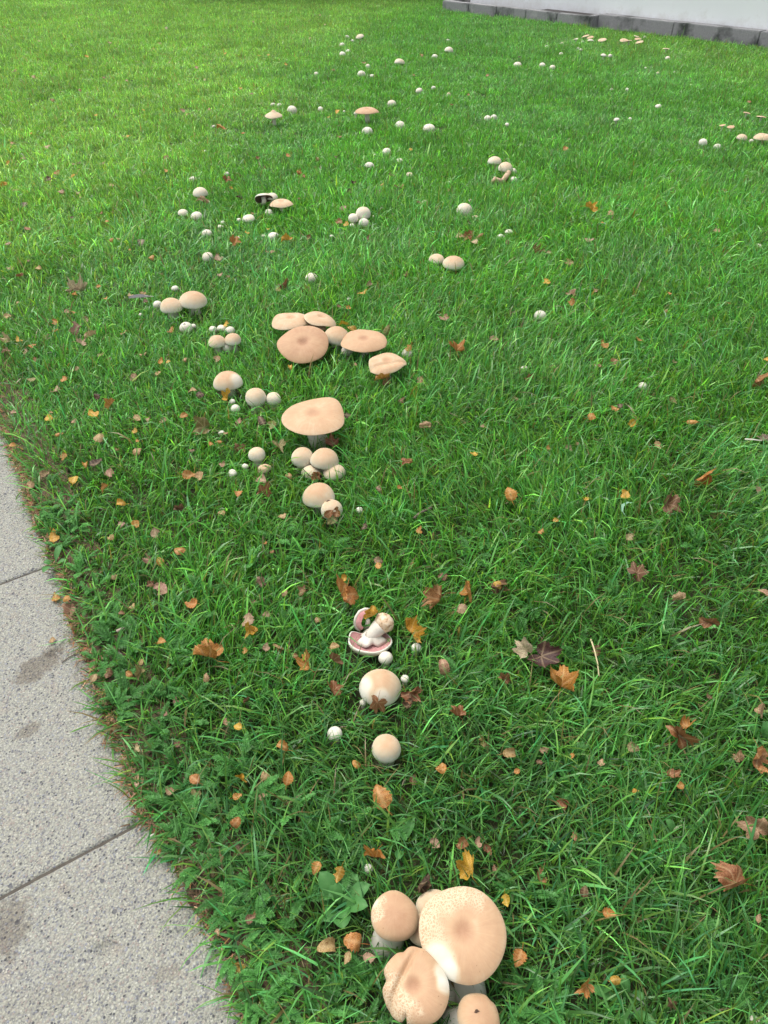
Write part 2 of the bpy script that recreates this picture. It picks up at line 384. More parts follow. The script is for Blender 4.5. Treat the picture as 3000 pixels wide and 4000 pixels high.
nb = -.20
for i in range(8):
    kbox('kerb_stone', sB+.002+i*1.15, sB+(i+1)*1.15-.002, NW+.002, nb+random.uniform(-.003, .003), -.1, KH+.012+random.uniform(-.002, .002), M['kerb'], kerb, .008)
kbox('well_floor', .112, SW-.002, -4.5, -.112, -.02, -.004, M['steel_well_shade'], kerb)  # shallow floor coloured dark to stand for the well's shaded depth
kbox('well_floor', SW, sB-.112, NW+.002, -.112, -.02, -.005, M['steel_well_shade'], kerb)
kbox('steel_grating', sB-1.0, sB-.12, NW+.01, -.125, KH-.03, KH-.012, M['steel_well_shade'], kerb)
# ------------------------------------------------------------------ mushrooms
PROF = {
 'f': ([(0,.200),(.06,.202),(.13,.214),(.24,.236),(.38,.243),(.52,.234),(.66,.208),(.78,.165),(.88,.108),(.95,.053),(.985,.012),(1.0,-.014),(.99,-.032),(.965,-.036)],
       [(.965,-.036),(.93,-.012),(.7,.06),(.45,.09),(.2,.095)]),
 'u': ([(0,.62),(.08,.61),(.18,.55),(.30,.44),(.42,.36),(.58,.29),(.75,.20),(.88,.11),(.97,.02),(1,-.03),(.98,-.06),(.95,-.06)],
       [(.95,-.06),(.9,-.02),(.6,.07),(.2,.10)]),
 'v': ([(0,.66),(.12,.655),(.28,.635),(.45,.585),(.62,.505),(.77,.395),(.89,.255),(.965,.10),(1,-.04),(.99,-.13),(.95,-.175),(.90,-.175)],
       [(.90,-.175),(.86,-.12),(.6,-.02),(.3,.0),(.15,.0)]),
 'b': ([(0,.86),(.14,.855),(.32,.825),(.50,.76),(.67,.655),(.82,.50),(.93,.30),(.99,.06),(1,-.10),(.965,-.28),(.88,-.44),(.76,-.53),(.64,-.56)],
       [(.64,-.56),(.56,-.52),(.3,-.48)]),
}
def lathe(pts, nseg, th0=0, th1=2*math.pi, closed=True):
    """grid of (rho, z) profile points turned around z; returns rho, theta, z arrays and faces"""
    n = nseg if closed else nseg+1
    th = np.linspace(th0, th1, n, endpoint=not closed); P = np.array(pts, float)
    rho, TH = np.meshgrid(P[:, 0], th, indexing='ij'); Z = np.repeat(P[:, 1:2], n, 1)
    F = []
    for i in range(len(pts)-1):
        for k in range(nseg):
            k2 = (k+1) % n if closed else k+1
            F.append((i*n+k, (i+1)*n+k, (i+1)*n+k2, i*n+k2))
    return rho, TH, Z, F
MUSH = []            # world x, y, radius, z bottom, z top of every cap, for the grass to make room
def refine(pts, k):
    P = np.array(pts, float); n = len(P); t = np.arange(n); tt = np.linspace(0, n-1, (n-1)*k+1); out = []
    for x in tt:                                  # Catmull-Rom
        i = min(int(x), n-2); f = x-i
        p0, p1, p2, p3 = P[max(i-1, 0)], P[i], P[i+1], P[min(i+2, n-1)]
        out.append(.5*((2*p1)+(-p0+p2)*f+(2*p0-5*p1+4*p2-p3)*f*f+(-p0+3*p1-3*p2+p3)*f**3))
    o = np.array(out); o[:, 0] = np.clip(o[:, 0], 0, None); return o.tolist()

def mushroom(px, py, wpx, shape, tan, label=None, group=None, z=None, tilt=0, lean=0, stem_to=None, white=(), crack=None, hi=None, wav=.03,
             creases=(), notch=(), gill='gill_pink', hole=None, edge=.35, stemr=None, sq=1.0, spin=None, stem_tan=False):
    """px, py, wpx: middle and width of the cap in the photograph; tilt>0 leans the cap towards the path-side viewer (south), lean>0 to the east"""
    q, t = at(px, py, .04); Rr = wpx*t/2
    if z is None: z = {'b': max(.34*Rr+.010, .020), 'v': max(.20*Rr+.030, .040), 'f': .055+.12*Rr, 'u': .05+.1*Rr}[shape]
    zc = z + Rr*{'b': .2, 'v': .2, 'f': .1, 'u': .2}[shape]
    q, t = at(px, py, zc); Rr = wpx*t/2; q.z = z
    px_r = wpx*.256; hi = px_r > 26 if hi is None else hi
    nseg = 72 if crack else (44 if hi else (24 if px_r > 9 else 14))
    outer, under = PROF[shape]
    if sq != 1.0: outer = [(a, b*sq) for a, b in outer]; under = [(a, b*sq) for a, b in under]
    outer = refine(outer, 4 if crack else (2 if hi else 1))
    rs = np.random.default_rng(int(px*7+py*13)); ph = rs.random(8)*6.28
    top = empty('mushroom', (0, 0, 0), label, 'mushroom', group or 'larger mushrooms of the ring on the lawn')
    bx, by = (q.x, q.y) if stem_to is None else tuple(at(*stem_to, .0)[0][:2])
    top.location = (bx, by, -.010)
    rot = Matrix.Rotation(R_(tilt), 4, 'X') @ Matrix.Rotation(R_(lean), 4, 'Y') @ Matrix.Rotation(spin if spin is not None else rs.random()*6.28, 4, 'Z')
    org = Vector((q.x-bx, q.y-by, q.z+.010))
    def shape_pts(rho, TH, Z):
        Rm = 1 + wav*(np.cos(2*TH+ph[0])*.9 + np.cos(3*TH+ph[1])*.7 + np.cos(5*TH+ph[2])*.35)*np.clip(rho, 0, 1)
        for (a, wd, dp) in notch:
            d = np.angle(np.exp(1j*(TH-a))); Rm = Rm*(1 - dp*np.exp(-(d/wd)**2)*sstep(.5, 1, rho))
        X = rho*np.cos(TH)*Rm; Y = rho*np.sin(TH)*Rm
        Zz = Z + wav*(1.4*np.cos(2*TH+ph[3]) + 1.0*np.cos(3*TH+ph[4]) + .6*np.cos(4*TH+ph[5]))*rho**2.5*(.35 if shape in 'bv' else 1)
        Zz = Zz + wav*.5*(noise2(X+px, Y+py, 2.5, 4)-.5)
        for (a, off, dp, sg, up) in creases:
            d = X*math.cos(a)+Y*math.sin(a)-off
            Zz = Zz - dp*np.exp(-(d/sg)**2) + up*sstep(0, .5, d)
        return X, Y, Zz
    rho, TH, Z, F = lathe(outer, nseg); X, Y, Zz = shape_pts(rho, TH, Z)
    k = np.linspace(0, 1, rho.shape[0])[:, None]*np.ones_like(rho)
    rr = np.where(k > rho, np.maximum(rho, k), rho)
    if shape == 'b': tone = tan*1.2*(1.03-sstep(.15, .85, k*1.25)) + .02
    elif shape == 'v': tone = tan*(edge + (1.28-edge)*sstep(.92, .22, k*1.12))
    else: tone = tan*(edge + (1-edge)*sstep(1.08, .55, k*1.1)) + .60*tan*sstep(.36, .04, rho) - .10*tan*np.exp(-((rho-.32)/.1)**2)
    tone = tone + .10*(noise2(X*1.0+py, Y*1.0+px, 3.2, 12)-.5)*min(1, tan*2)
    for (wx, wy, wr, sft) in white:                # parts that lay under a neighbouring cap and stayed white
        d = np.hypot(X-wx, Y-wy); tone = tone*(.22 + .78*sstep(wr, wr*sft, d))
    at_ = {'tone': tone.ravel(), 'ang': TH.ravel(), 'rho': k.ravel()}
    if crack:
        ca, cw, cr0 = crack
        dth = np.abs(np.angle(np.exp(1j*(TH-ca))))
        m_ = sstep(cw, cw*.45, dth + .9*(noise2(X*3+py, Y*3, 1.5, 17)-.5))*sstep(cr0-.15, cr0+.2, rho+.25*(noise2(X*2, Y*2, 2, 18)-.5)); at_['crack'] = (m_*np.clip(tone*2, 0, 1)).ravel()
    V = np.stack([X, Y, Zz], -1).reshape(-1, 3)*Rr
    cap = mesh_obj('cap', V.tolist(), F, M['crack'] if crack else M['cap'], top, attrs=at_)
    cap.matrix_basis = Matrix.Translation(org) @ rot
    small = px_r < 5
    if not small:
        rho, TH, Z, F = lathe(under, nseg); X, Y, Zz = shape_pts(rho, TH, Z)
        V = np.stack([X, Y, Zz], -1).reshape(-1, 3)*Rr
        gm = M['stem'] if shape == 'b' else M[gill]
        gl = mesh_obj('veil' if shape == 'b' else 'gills', V.tolist(), F, gm, top, attrs={'ang': TH.ravel()})
        gl.matrix_basis = cap.matrix_basis
    sr = stemr if stemr else Rr*{'b': .52, 'v': .40, 'f': .21, 'u': .2}[shape]
    c_u = org + rot.to_3x3() @ Vector((0, 0, Rr*{'b': -.35, 'v': .05, 'f': .10, 'u': .12}[shape]*sq))
    c_d = org + rot.to_3x3() @ Vector((0, 0, Rr*{'b': -.62, 'v': -.35, 'f': -.28, 'u': -.3}[shape]))
    c_d.z = max(c_d.z, .014)
    base = Vector((0, 0, .002)); mid = c_d.lerp(base, .55) + Vector((0, 0, .004))
    pts = [c_u, c_d, mid, base + Vector((0, 0, .006)), base]
    V, F = tube_vf(pts, [sr, sr*.95, sr*1.02, sr*1.15, sr*.8], 8 if small else 14)
    st = mesh_obj('stem', V, F, M['stem_tan'] if stem_tan else M['stem'], top)
    if hole:                                       # soil-filled hole eaten in the cap
        hx, hy, hr = hole; i = int(np.argmin((cap_xy(outer, hx, hy))))
        zt = np.interp(math.hypot(hx, hy), [a for a, b in outer[:len(outer)*2//3]], [b for a, b in outer[:len(outer)*2//3]])
        n = 14; V = [(hx*Rr, hy*Rr, zt*Rr+.0012)] + [((hx+hr*(1+.35*math.cos(3*a+1)+.2*math.cos(5*a))*math.cos(a))*Rr, (hy+.7*hr*(1+.3*math.sin(2*a))*math.sin(a))*Rr, 0) for a in [6.283*j/n for j in range(n)]]
        V = [V[0]] + [(x, y, float(np.interp(math.hypot(x, y)/Rr, [a for a, b in outer[:len(outer)*2//3]], [b for a, b in outer[:len(outer)*2//3]]))*Rr+.0010) for x, y, _ in V[1:]]
        ho = mesh_obj('hole', V, [(0, j+1, (j+1) % n+1) for j in range(n)], M['soil_spot'], cap)
    zs = [v for v in (z - Rr*(.6 if shape == 'b' else .2), z + Rr*(1.0 if shape == 'b' else .65 if shape == 'v' else .35))]
    MUSH.append((q.x, q.y, Rr, max(zs[0], 0), zs[1], bx, by, shape))
    top['_d'] = 0; del top['_d']
    return top
def cap_xy(outer, x, y): return np.abs(np.array([a for a, b in outer]) - math.hypot(x, y))

# --- the ones that can be told apart singly
A_ = math.pi
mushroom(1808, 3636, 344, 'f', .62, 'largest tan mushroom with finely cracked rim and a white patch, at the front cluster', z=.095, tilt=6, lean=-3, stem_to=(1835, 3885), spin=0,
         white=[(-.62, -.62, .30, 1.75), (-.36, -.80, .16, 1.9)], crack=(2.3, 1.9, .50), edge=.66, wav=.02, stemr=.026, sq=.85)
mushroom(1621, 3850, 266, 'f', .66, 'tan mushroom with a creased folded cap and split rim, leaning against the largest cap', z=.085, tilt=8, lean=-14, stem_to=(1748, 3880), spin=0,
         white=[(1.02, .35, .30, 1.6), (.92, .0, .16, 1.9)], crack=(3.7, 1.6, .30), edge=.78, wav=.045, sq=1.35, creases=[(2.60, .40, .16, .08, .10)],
         notch=[(4.35, .05, .20), (2.95, .16, .14), (1.9, .12, .08)], stemr=.02)
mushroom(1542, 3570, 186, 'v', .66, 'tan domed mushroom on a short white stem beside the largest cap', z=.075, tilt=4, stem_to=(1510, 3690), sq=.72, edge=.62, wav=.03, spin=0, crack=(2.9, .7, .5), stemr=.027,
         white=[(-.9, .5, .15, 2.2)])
mushroom(1652, 3628, 120, 'v', .50, 'small pale tan cap squeezed between two larger tan caps', z=.045)
mushroom(1700, 3545, 150, 'v', .36, 'pale cap mostly hidden beneath the largest tan cap', z=.040)
mushroom(1874, 3972, 176, 'v', .58, 'cream tan mushroom with dark soil specks, toppled onto its side below the largest cap', z=.060, lean=10, stem_to=(1768, 3990), edge=.6, wav=.05, spin=0, sq=.8, stemr=.020, hole=(-.25, .12, .10), notch=[(.9, .22, .10)])
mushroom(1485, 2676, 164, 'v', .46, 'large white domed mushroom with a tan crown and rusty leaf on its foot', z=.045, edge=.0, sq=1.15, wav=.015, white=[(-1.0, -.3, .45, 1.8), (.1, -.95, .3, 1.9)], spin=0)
mushroom(1509, 2917, 114, 'b', .44, 'smooth pale tan round mushroom with thin grass blades across it', z=.048, wav=.01)
mushroom(1307, 2863, 60, 'b', .02, 'small clean white ball mushroom beside the smooth round tan one', z=.030, wav=.01)
mushroom(1439, 3392, 36, 'b', .0, 'tiny white egg mushroom tucked under an orange maple leaf', z=.020)
mushroom(1506, 2567, 56, 'b', .04, 'whitish button mushroom under grass below the overturned mushroom', z=.026)
mushroom(1626, 2528, 40, 'b', .04, 'white button mushroom almost buried in grass beside a curled yellow leaf', z=.022)
mushroom(1582, 2650, 34, 'b', .02, 'tiny white button at the side of the large white dome', z=.024)
mushroom(1419, 2742, 30, 'b', .03, 'tiny white button at the foot of the large white dome', z=.018)
mushroom(1224, 1614, 254, 'f', .58, 'widest tan parasol-like mushroom with a dimpled centre on a stout white stem', z=.112, tilt=2, lean=-3, stem_to=(1247, 1742), spin=.4, wav=.04, edge=.70, stemr=.032, sq=.62)
mushroom(1181, 1780, 88, 'b', .38, 'cream domed mushroom, left twin of the pair before the widest parasol cap', z=.05)
mushroom(1268, 1786, 112, 'v', .44, 'cream tan domed mushroom with a white flank, right twin before the widest parasol cap', z=.055, edge=.1, sq=1.1, lean=8)
mushroom(1215, 1838, 74, 'v', .20, 'cream low mushroom with a torn brown leaf on it, under the twin domes', z=.026)
mushroom(1305, 1838, 88, 'v', .26, 'cream low mushroom half under grass, beside the torn brown leaf', z=.028)
mushroom(1244, 1928, 126, 'v', .48, 'cream dome with a pinkish crown, behind the mushroom with a soil hole', z=.055, edge=.10, sq=1.15, lean=-6)
mushroom(1295, 1984, 86, 'b', .34, 'cream round mushroom with a dark soil hole and brown leaves on it', z=.045, hole=(-.30, .30, .17), spin=0)
mushroom(1003, 1771, 66, 'b', .28, 'cream ball mushroom standing alone on the path side of the twin domes', z=.04)
mushroom(1033, 1828, 52, 'v', .42, 'broken cream mushroom with brown scabs near the lone cream ball', z=.026, wav=.09, hole=(.3, .1, .25), notch=[(.5, .3, .25)])
mushroom(1404, 1992, 30, 'b', .0, 'tiny bright white button on the open side of the soil-holed mushroom', z=.022)
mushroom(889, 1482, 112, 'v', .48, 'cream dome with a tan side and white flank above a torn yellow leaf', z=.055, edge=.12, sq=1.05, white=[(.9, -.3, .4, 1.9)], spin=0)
mushroom(998, 1546, 84, 'b', .36, 'cream domed mushroom joined to a smaller white one', z=.05)
mushroom(1068, 1554, 60, 'b', .20, 'small whitish dome joined to the larger cream dome', z=.04)
mushroom(907, 1567, 24, 'b', .0, 'tiny white ball resting against a torn yellow leaf', z=.03)
mushroom(919, 1594, 38, 'b', .05, 'small white button veiled by grass below the torn yellow leaf', z=.024)
# the clump of wide pinkish caps
mushroom(1136, 1247, 152, 'f', .50, 'cream flat cap at the back of the pinkish clump, path side', z=.080, wav=.035, edge=.5, sq=.9, tilt=-2)
mushroom(1250, 1243, 134, 'f', .48, 'pale cap tilted to show dark gills at the back of the pinkish clump', z=.085, lean=16, tilt=-6, gill='gill_dark', wav=.03, edge=.4)
mushroom(1236, 1268, 80, 'f', .46, 'small pink cap wedged among the wide pinkish caps', z=.065, lean=14)
mushroom(1184, 1334, 202, 'f', .78, 'wide pinkish tan disc tilted forward at the front of the pinkish clump', z=.080, tilt=17, lean=2, wav=.022, edge=.84, sq=.7, stem_to=(1200, 1350))
mushroom(1315, 1306, 104, 'v', .48, 'pink domed cap with a white lower flank between two wide discs', z=.06, edge=.0, sq=1.1, lean=8)
mushroom(1420, 1324, 178, 'f', .66, 'pinkish wide cap with wavy creases over a white button', z=.078, tilt=3, wav=.03, edge=.75, creases=[(1.2, .35, .04, .12, 0)], sq=.72)
mushroom(1356, 1366, 46, 'b', .03, 'white button sheltering under the creased pinkish cap', z=.03)
mushroom(1512, 1414, 150, 'f', .52, 'cream pink cap with a folded step above an orange maple leaf', z=.075, tilt=4, wav=.045, edge=.40, creases=[(2.0, .30, .10, .10, .08)], sq=1.05)
mushroom(1590, 1378, 42, 'b', .06, 'white button wearing an orange leaf scrap', z=.035)
mushroom(753, 1166, 108, 'v', .44, 'large cream pink dome joined to a smaller dome by the feather', z=.06, edge=.08, lean=4)
mushroom(668, 1190, 90, 'v', .40, 'medium cream pink dome between a tiny button and the larger dome', z=.05, edge=.05, sq=1.1)
mushroom(615, 1187, 34, 'b', .03, 'tiny white button touching the medium cream dome by the feather', z=.03)
mushroom(847, 1331, 70, 'v', .42, 'cream pink dome, path-side half of a heart-shaped pair', z=.045, edge=.08, sq=1.15)
mushroom(909, 1323, 66, 'v', .44, 'cream pink dome, lawn-side half of a heart-shaped pair', z=.05, edge=.08, sq=1.2)
mushroom(888, 1352, 44, 'b', .03, 'white button at the foot of the heart-shaped pair', z=.022)
mushroom(726, 1276, 50, 'b', .05, 'white button with a small soil hole, beside a tiny one', z=.032, hole=(-.05, -.35, .16), spin=0)
mushroom(755, 1273, 22, 'b', .03, 'tiny white button leaning on the soil-marked button', z=.026)
mushroom(1706, 1008, 62, 'v', .34, 'cream dome half behind a larger cream cap on a stem, out in open lawn', z=.05, edge=.1)
mushroom(1772, 1022, 86, 'v', .44, 'cream pink cap on a visible white stem, out in open lawn', z=.06, edge=.1, stem_to=(1768, 1060))
mushroom(1434, 430, 94, 'f', .64, 'broad flat tan cap standing level on thin stem, far up the lawn', z=.10, edge=.7, wav=.02)
mushroom(1390, 442, 16, 'b', .1, 'tiny cream button beside the broad flat tan cap far up the lawn', z=.045)
mushroom(1069, 445, 70, 'u', .34, 'cream flat cap with a raised knob in its centre', z=.08, wav=.02, edge=.4)
mushroom(1100, 792, 92, 'f', .46, 'pinkish flat cap beside a tilted mushroom showing dark gills', z=.065, edge=.5, sq=1.1)
mushroom(1030, 772, 70, 'f', .10, 'white mushroom tilted back to show its dark gills', z=.075, tilt=-42, lean=-8, gill='gill_dark', sq=1.5, stem_to=(1026, 806), edge=.3, stemr=.014, spin=0)
mushroom(1062, 765, 46, 'v', .14, 'white dome standing behind the tilted mushroom with dark gills', z=.07)
mushroom(1933, 625, 54, 'v', .22, 'white dome nicked by grass, beside a ribbed cream dome and snapped stalk', z=.055, edge=.1)
mushroom(1975, 652, 58, 'v', .28, 'cream dome behind the snapped tan stalk', z=.055, edge=.1, sq=1.2)
mushroom(2004, 668, 30, 'b', .05, 'small white button at the side of the cream dome and snapped stalk', z=.035)
mushroom(1419, 829, 58, 'b', .18, 'tallest white dome of a tight group of three', z=.06)
mushroom(1380, 849, 42, 'b', .10, 'white button, path-side member of a tight group of three', z=.045)
mushroom(1421, 868, 42, 'b', .05, 'white button at the front of a tight group of three', z=.03)
mushroom(1814, 816, 62, 'b', .16, 'white domed mushroom with two smaller buttons close by, out in open lawn', z=.05)
mushroom(782, 750, 58, 'v', .16, 'white domed mushroom with a pinkish fallen leaf before it', z=.05, sq=1.2, edge=.2)
mushroom(2980, 536, 66, 'f', .40, 'cream flat mushroom far off to the building side of the lawn', z=.06, sq=1.8)
mushroom(2746, 554, 34, 'b', .06, 'round white button alone in short grass on the building side', z=.045)
mushroom(2110, 1230, 48, 'b', .04, 'white button alone with dark grass blades across it in open lawn', z=.032)
mushroom(2511, 1506, 36, 'b', .03, 'white button striped by grass blades, alone in the open lawn', z=.022)

# --- landmarks that other labels can refer to
LAND = [(1808, 3636, 'largest cracked cap'), (1322, 3560, 'plantain rosette'), (1509, 2917, 'smooth round tan mushroom'), (1485, 2676, 'large white dome'), (1440, 2480, 'overturned mushroom'),
        (1295, 1984, 'soil-holed mushroom'), (1225, 1785, 'twin domes'), (1224, 1614, 'widest parasol cap'), (1250, 1300, 'pinkish clump'), (548, 1160, 'feather'), (880, 1330, 'heart-shaped pair'),
        (1069, 445, 'knobbed cap'), (1030, 772, 'gilled tilted mushroom'), (1419, 845, 'tight trio of buttons'), (1960, 690, 'snapped stalk'), (1434, 430, 'broad flat tan cap'), (782, 750, 'leaf-fronted dome'),
        (2654, 2875, 'big rusty maple leaf'), (2193, 2676, 'V-folded orange leaf'), (2874, 3452, 'wet brown leaf'), (2485, 2239, 'tent-shaped brown leaf'), (2298, 810, 'lone yellow maple leaf'),
        (1750, 1018, 'lone cream pair'), (2603, 1970, 'twisted pale blade'), (823, 2562, 'dark-edged orange leaf'), (799, 1672, 'olive-tan leaf'), (335, 1300, 'pale cream maple leaf'), (2292, 3847, 'salmon lobed leaf'),
        (1880, 2300, 'forked orange leaf'), (2110, 1230, 'grass-crossed white button'), (2511, 1506, 'grass-striped white button'), (1814, 816, 'dome with two buttons'), (2746, 554, 'lone round button'),
        (150, 2600, 'damp path stain'), (518, 3229, 'front slab joint'), (211, 2200, 'rear slab joint'), (2970, 536, 'cream flat cap'), (1726, 42, 'kerb corner'), (2283, 113, 'kerb step'), (889, 1482, 'white-flanked dome'),
        (1992, 1928, 'lone orange birch leaf'), (937, 3796, 'square golden leaf'), (1003, 1771, 'lone cream ball'), (295, 1130, 'pale winged leaf'), (2095, 2550, 'dark brown maple leaf'), (1380, 185, 'farthest white cluster'), (1916, 459, 'twin far buttons'), (2300, 148, 'overlapping kerbside caps'), (2475, 156, 'kerbside cap row'), (2140, 260, 'far trio before the building'), (1754, 194, 'far cream dome'), (862, 498, 'far orange maple leaf')]
LANDW = [(at(a, b, .02)[0], c) for a, b, c in LAND]
def fit(label):
    return label if len(label.replace('-', ' ').split()) <= 16 else label.split(', towards')[0]
def where(q):
    q = Vector((q.x, q.y, 0)); ds = sorted(((q - Vector((p.x, p.y, 0))).length, c, Vector((p.x, p.y, 0))) for p, c in LANDW)
    d0, A, pa = ds[0]
    if d0 < .045: d0, A, pa = ds[1]
    dr = (q-pa).normalized(); best = None
    cand = [(c, p-pa, (p-pa).length) for d, c, p in ds if c != A] + [('path', Vector((-PV[0], -PV[1], 0)), .6), ('white building', Vector((2.6, 12, 0))-pa, 2.5)]
    for c, dv, ln in cand:
        sc = dv.normalized().dot(dr) - .05*ln
        if best is None or sc > best[0]: best = (sc, c)
    A, B = A.replace(' by the building side', ''), best[1].replace(' by the building side', '')
    return f'near the {A}, towards the {B}'

# --- buttons and caps that only their place tells apart: pixel x, y, width, shape, tan
SMALL = '''1356 145 18 b 3;1405 140 34 v 20;1377 158 13 b 2;1336 175 22 b 2;1359 201 22 b 2;1338 212 28 b 4;1436 257 20 b 12;1412 288 34 b 8;1454 296 23 b 2;1236 288 21 b 5;
1264 324 12 b 2;1065 407 20 b 4;1092 410 19 b 4;1141 428 40 b 6;1252 425 22 b 4;1345 434 11 b 2;834 493 13 b 10;1749 158 19 b 4;1754 194 36 v 12;1699 219 25 b 4;1561 240 42 v 22;
2022 251 33 b 8;2118 256 27 b 5;2158 264 25 b 10;2191 212 19 b 4;2136 181 15 b 4;2257 190 12 b 3;2268 194 12 b 3;2195 170 15 b 26;2358 214 24 v 10;2383 218 18 b 6;
2250 152 22 f 14;2289 139 32 f 44;2306 145 26 f 50;2307 157 25 v 12;2353 154 34 f 34;2276 163 13 b 4;2438 156 34 f 42;2457 159 24 f 46;2486 141 22 f 30;2492 151 28 f 50;
2497 163 32 f 36;2519 146 14 b 4;2602 190 29 f 36;2608 227 21 b 8;2522 266 15 b 3;2570 286 17 b 30;2634 283 11 b 3;2389 351 19 b 4;2450 351 16 b 4;2700 332 12 b 4;2572 413 25 v 5;
1637 351 29 v 10;1693 342 20 b 3;1753 368 16 b 34;1530 403 36 b 14;1563 489 42 b 6;1676 499 48 b 8;1904 460 27 b 5;1929 458 26 b 5;1981 486 18 b 3;2408 466 24 v 4;2462 463 14 b 4;
2917 440 30 f 58;2974 456 38 f 52;2823 488 26 f 60;2855 494 30 f 58;2899 536 42 v 30;2935 551 20 b 8;2802 575 32 b 4;1435 511 42 b 3;1511 593 38 b 5;1443 648 40 b 4;1561 628 30 b 5;
1600 683 32 b 16;1663 794 38 b 12;1838 787 30 b 10;1856 849 32 b 24;1461 845 13 b 2;1375 879 19 b 4;1051 830 36 b 3;1066 919 42 b 4;1030 921 17 b 10;1295 921 16 b 3;1955 924 34 b 3;1988 906 34 b 4;
1627 745 14 b 3;1753 712 13 b 3;1844 745 16 b 3;1464 606 14 b 3;753 700 34 b 4;714 828 40 v 12;767 841 46 v 8;808 911 42 b 6;862 885 26 b 3;871 870 20 b 3;970 849 48 v 10;933 858 20 b 5;
811 1003 44 b 12;802 590 14 b 2;886 678 20 b 4;879 753 16 b 8;684 1125 30 b 4;550 1228 18 b 3;831 1285 32 b 4;865 1280 36 b 6;898 1290 38 b 10;1217 1083 50 b 10;1365 1169 22 b 3;1728 1088 24 b 3;
1790 1103 12 b 3;2048 1437 28 b 4;2964 960 26 b 4;907 1846 36 b 3;957 1820 27 b 3;865 1690 26 b 2;928 930 22 b 3;2006 700 28 b 4;1160 1230 26 b 4;2950 3985 44 b 3'''
small_list = [r.split() for r in SMALL.replace('\n', '').split(';') if r.strip()]
_all = [(float(r[0]), float(r[1]), float(r[2])) for r in small_list]
_big = [m for m in MUSH]
_pos = [(at(x, y, .04)[0], w*at(x, y, .04)[1]) for x, y, w in _all]
for (x, y, w_, sh, tn), (q, D) in zip(small_list, _pos):
    x, y, w_, tn = float(x), float(y), float(w_), float(tn)/100
    near = min([(q-p).length - (D+d)/2 for p, d in _pos if (q-p).length > 1e-6] + [math.hypot(q.x-m[0], q.y-m[1]) - m[2] - D/2 for m in _big])
    kind = {'b': 'button mushroom', 'v': 'domed mushroom', 'f': 'flat-capped mushroom'}[sh]
    size = 'tiny' if D < .040 else 'small' if D < .062 else 'medium'
    colr = 'white' if tn < .09 else 'creamy' if tn < .28 else 'tan'
    rv = random.Random(int(x*3+y))
    lab = fit(f'{size} {colr} {kind} {where(q)}')
    mushroom(x, y, w_, sh, tn, lab, 'small mushrooms scattered through the lawn', gill='gill_dark' if sh == 'f' else 'gill_pink', z=.050 if sh == 'f' else None,
             tilt=rv.uniform(-14, 14), lean=rv.uniform(-16, 16), sq=rv.uniform(.72, 1.12), wav=rv.uniform(.015, .055), notch=[(rv.uniform(0, 6), rv.uniform(.15, .3), rv.uniform(.1, .3))] if rv.random() < .25 else ())

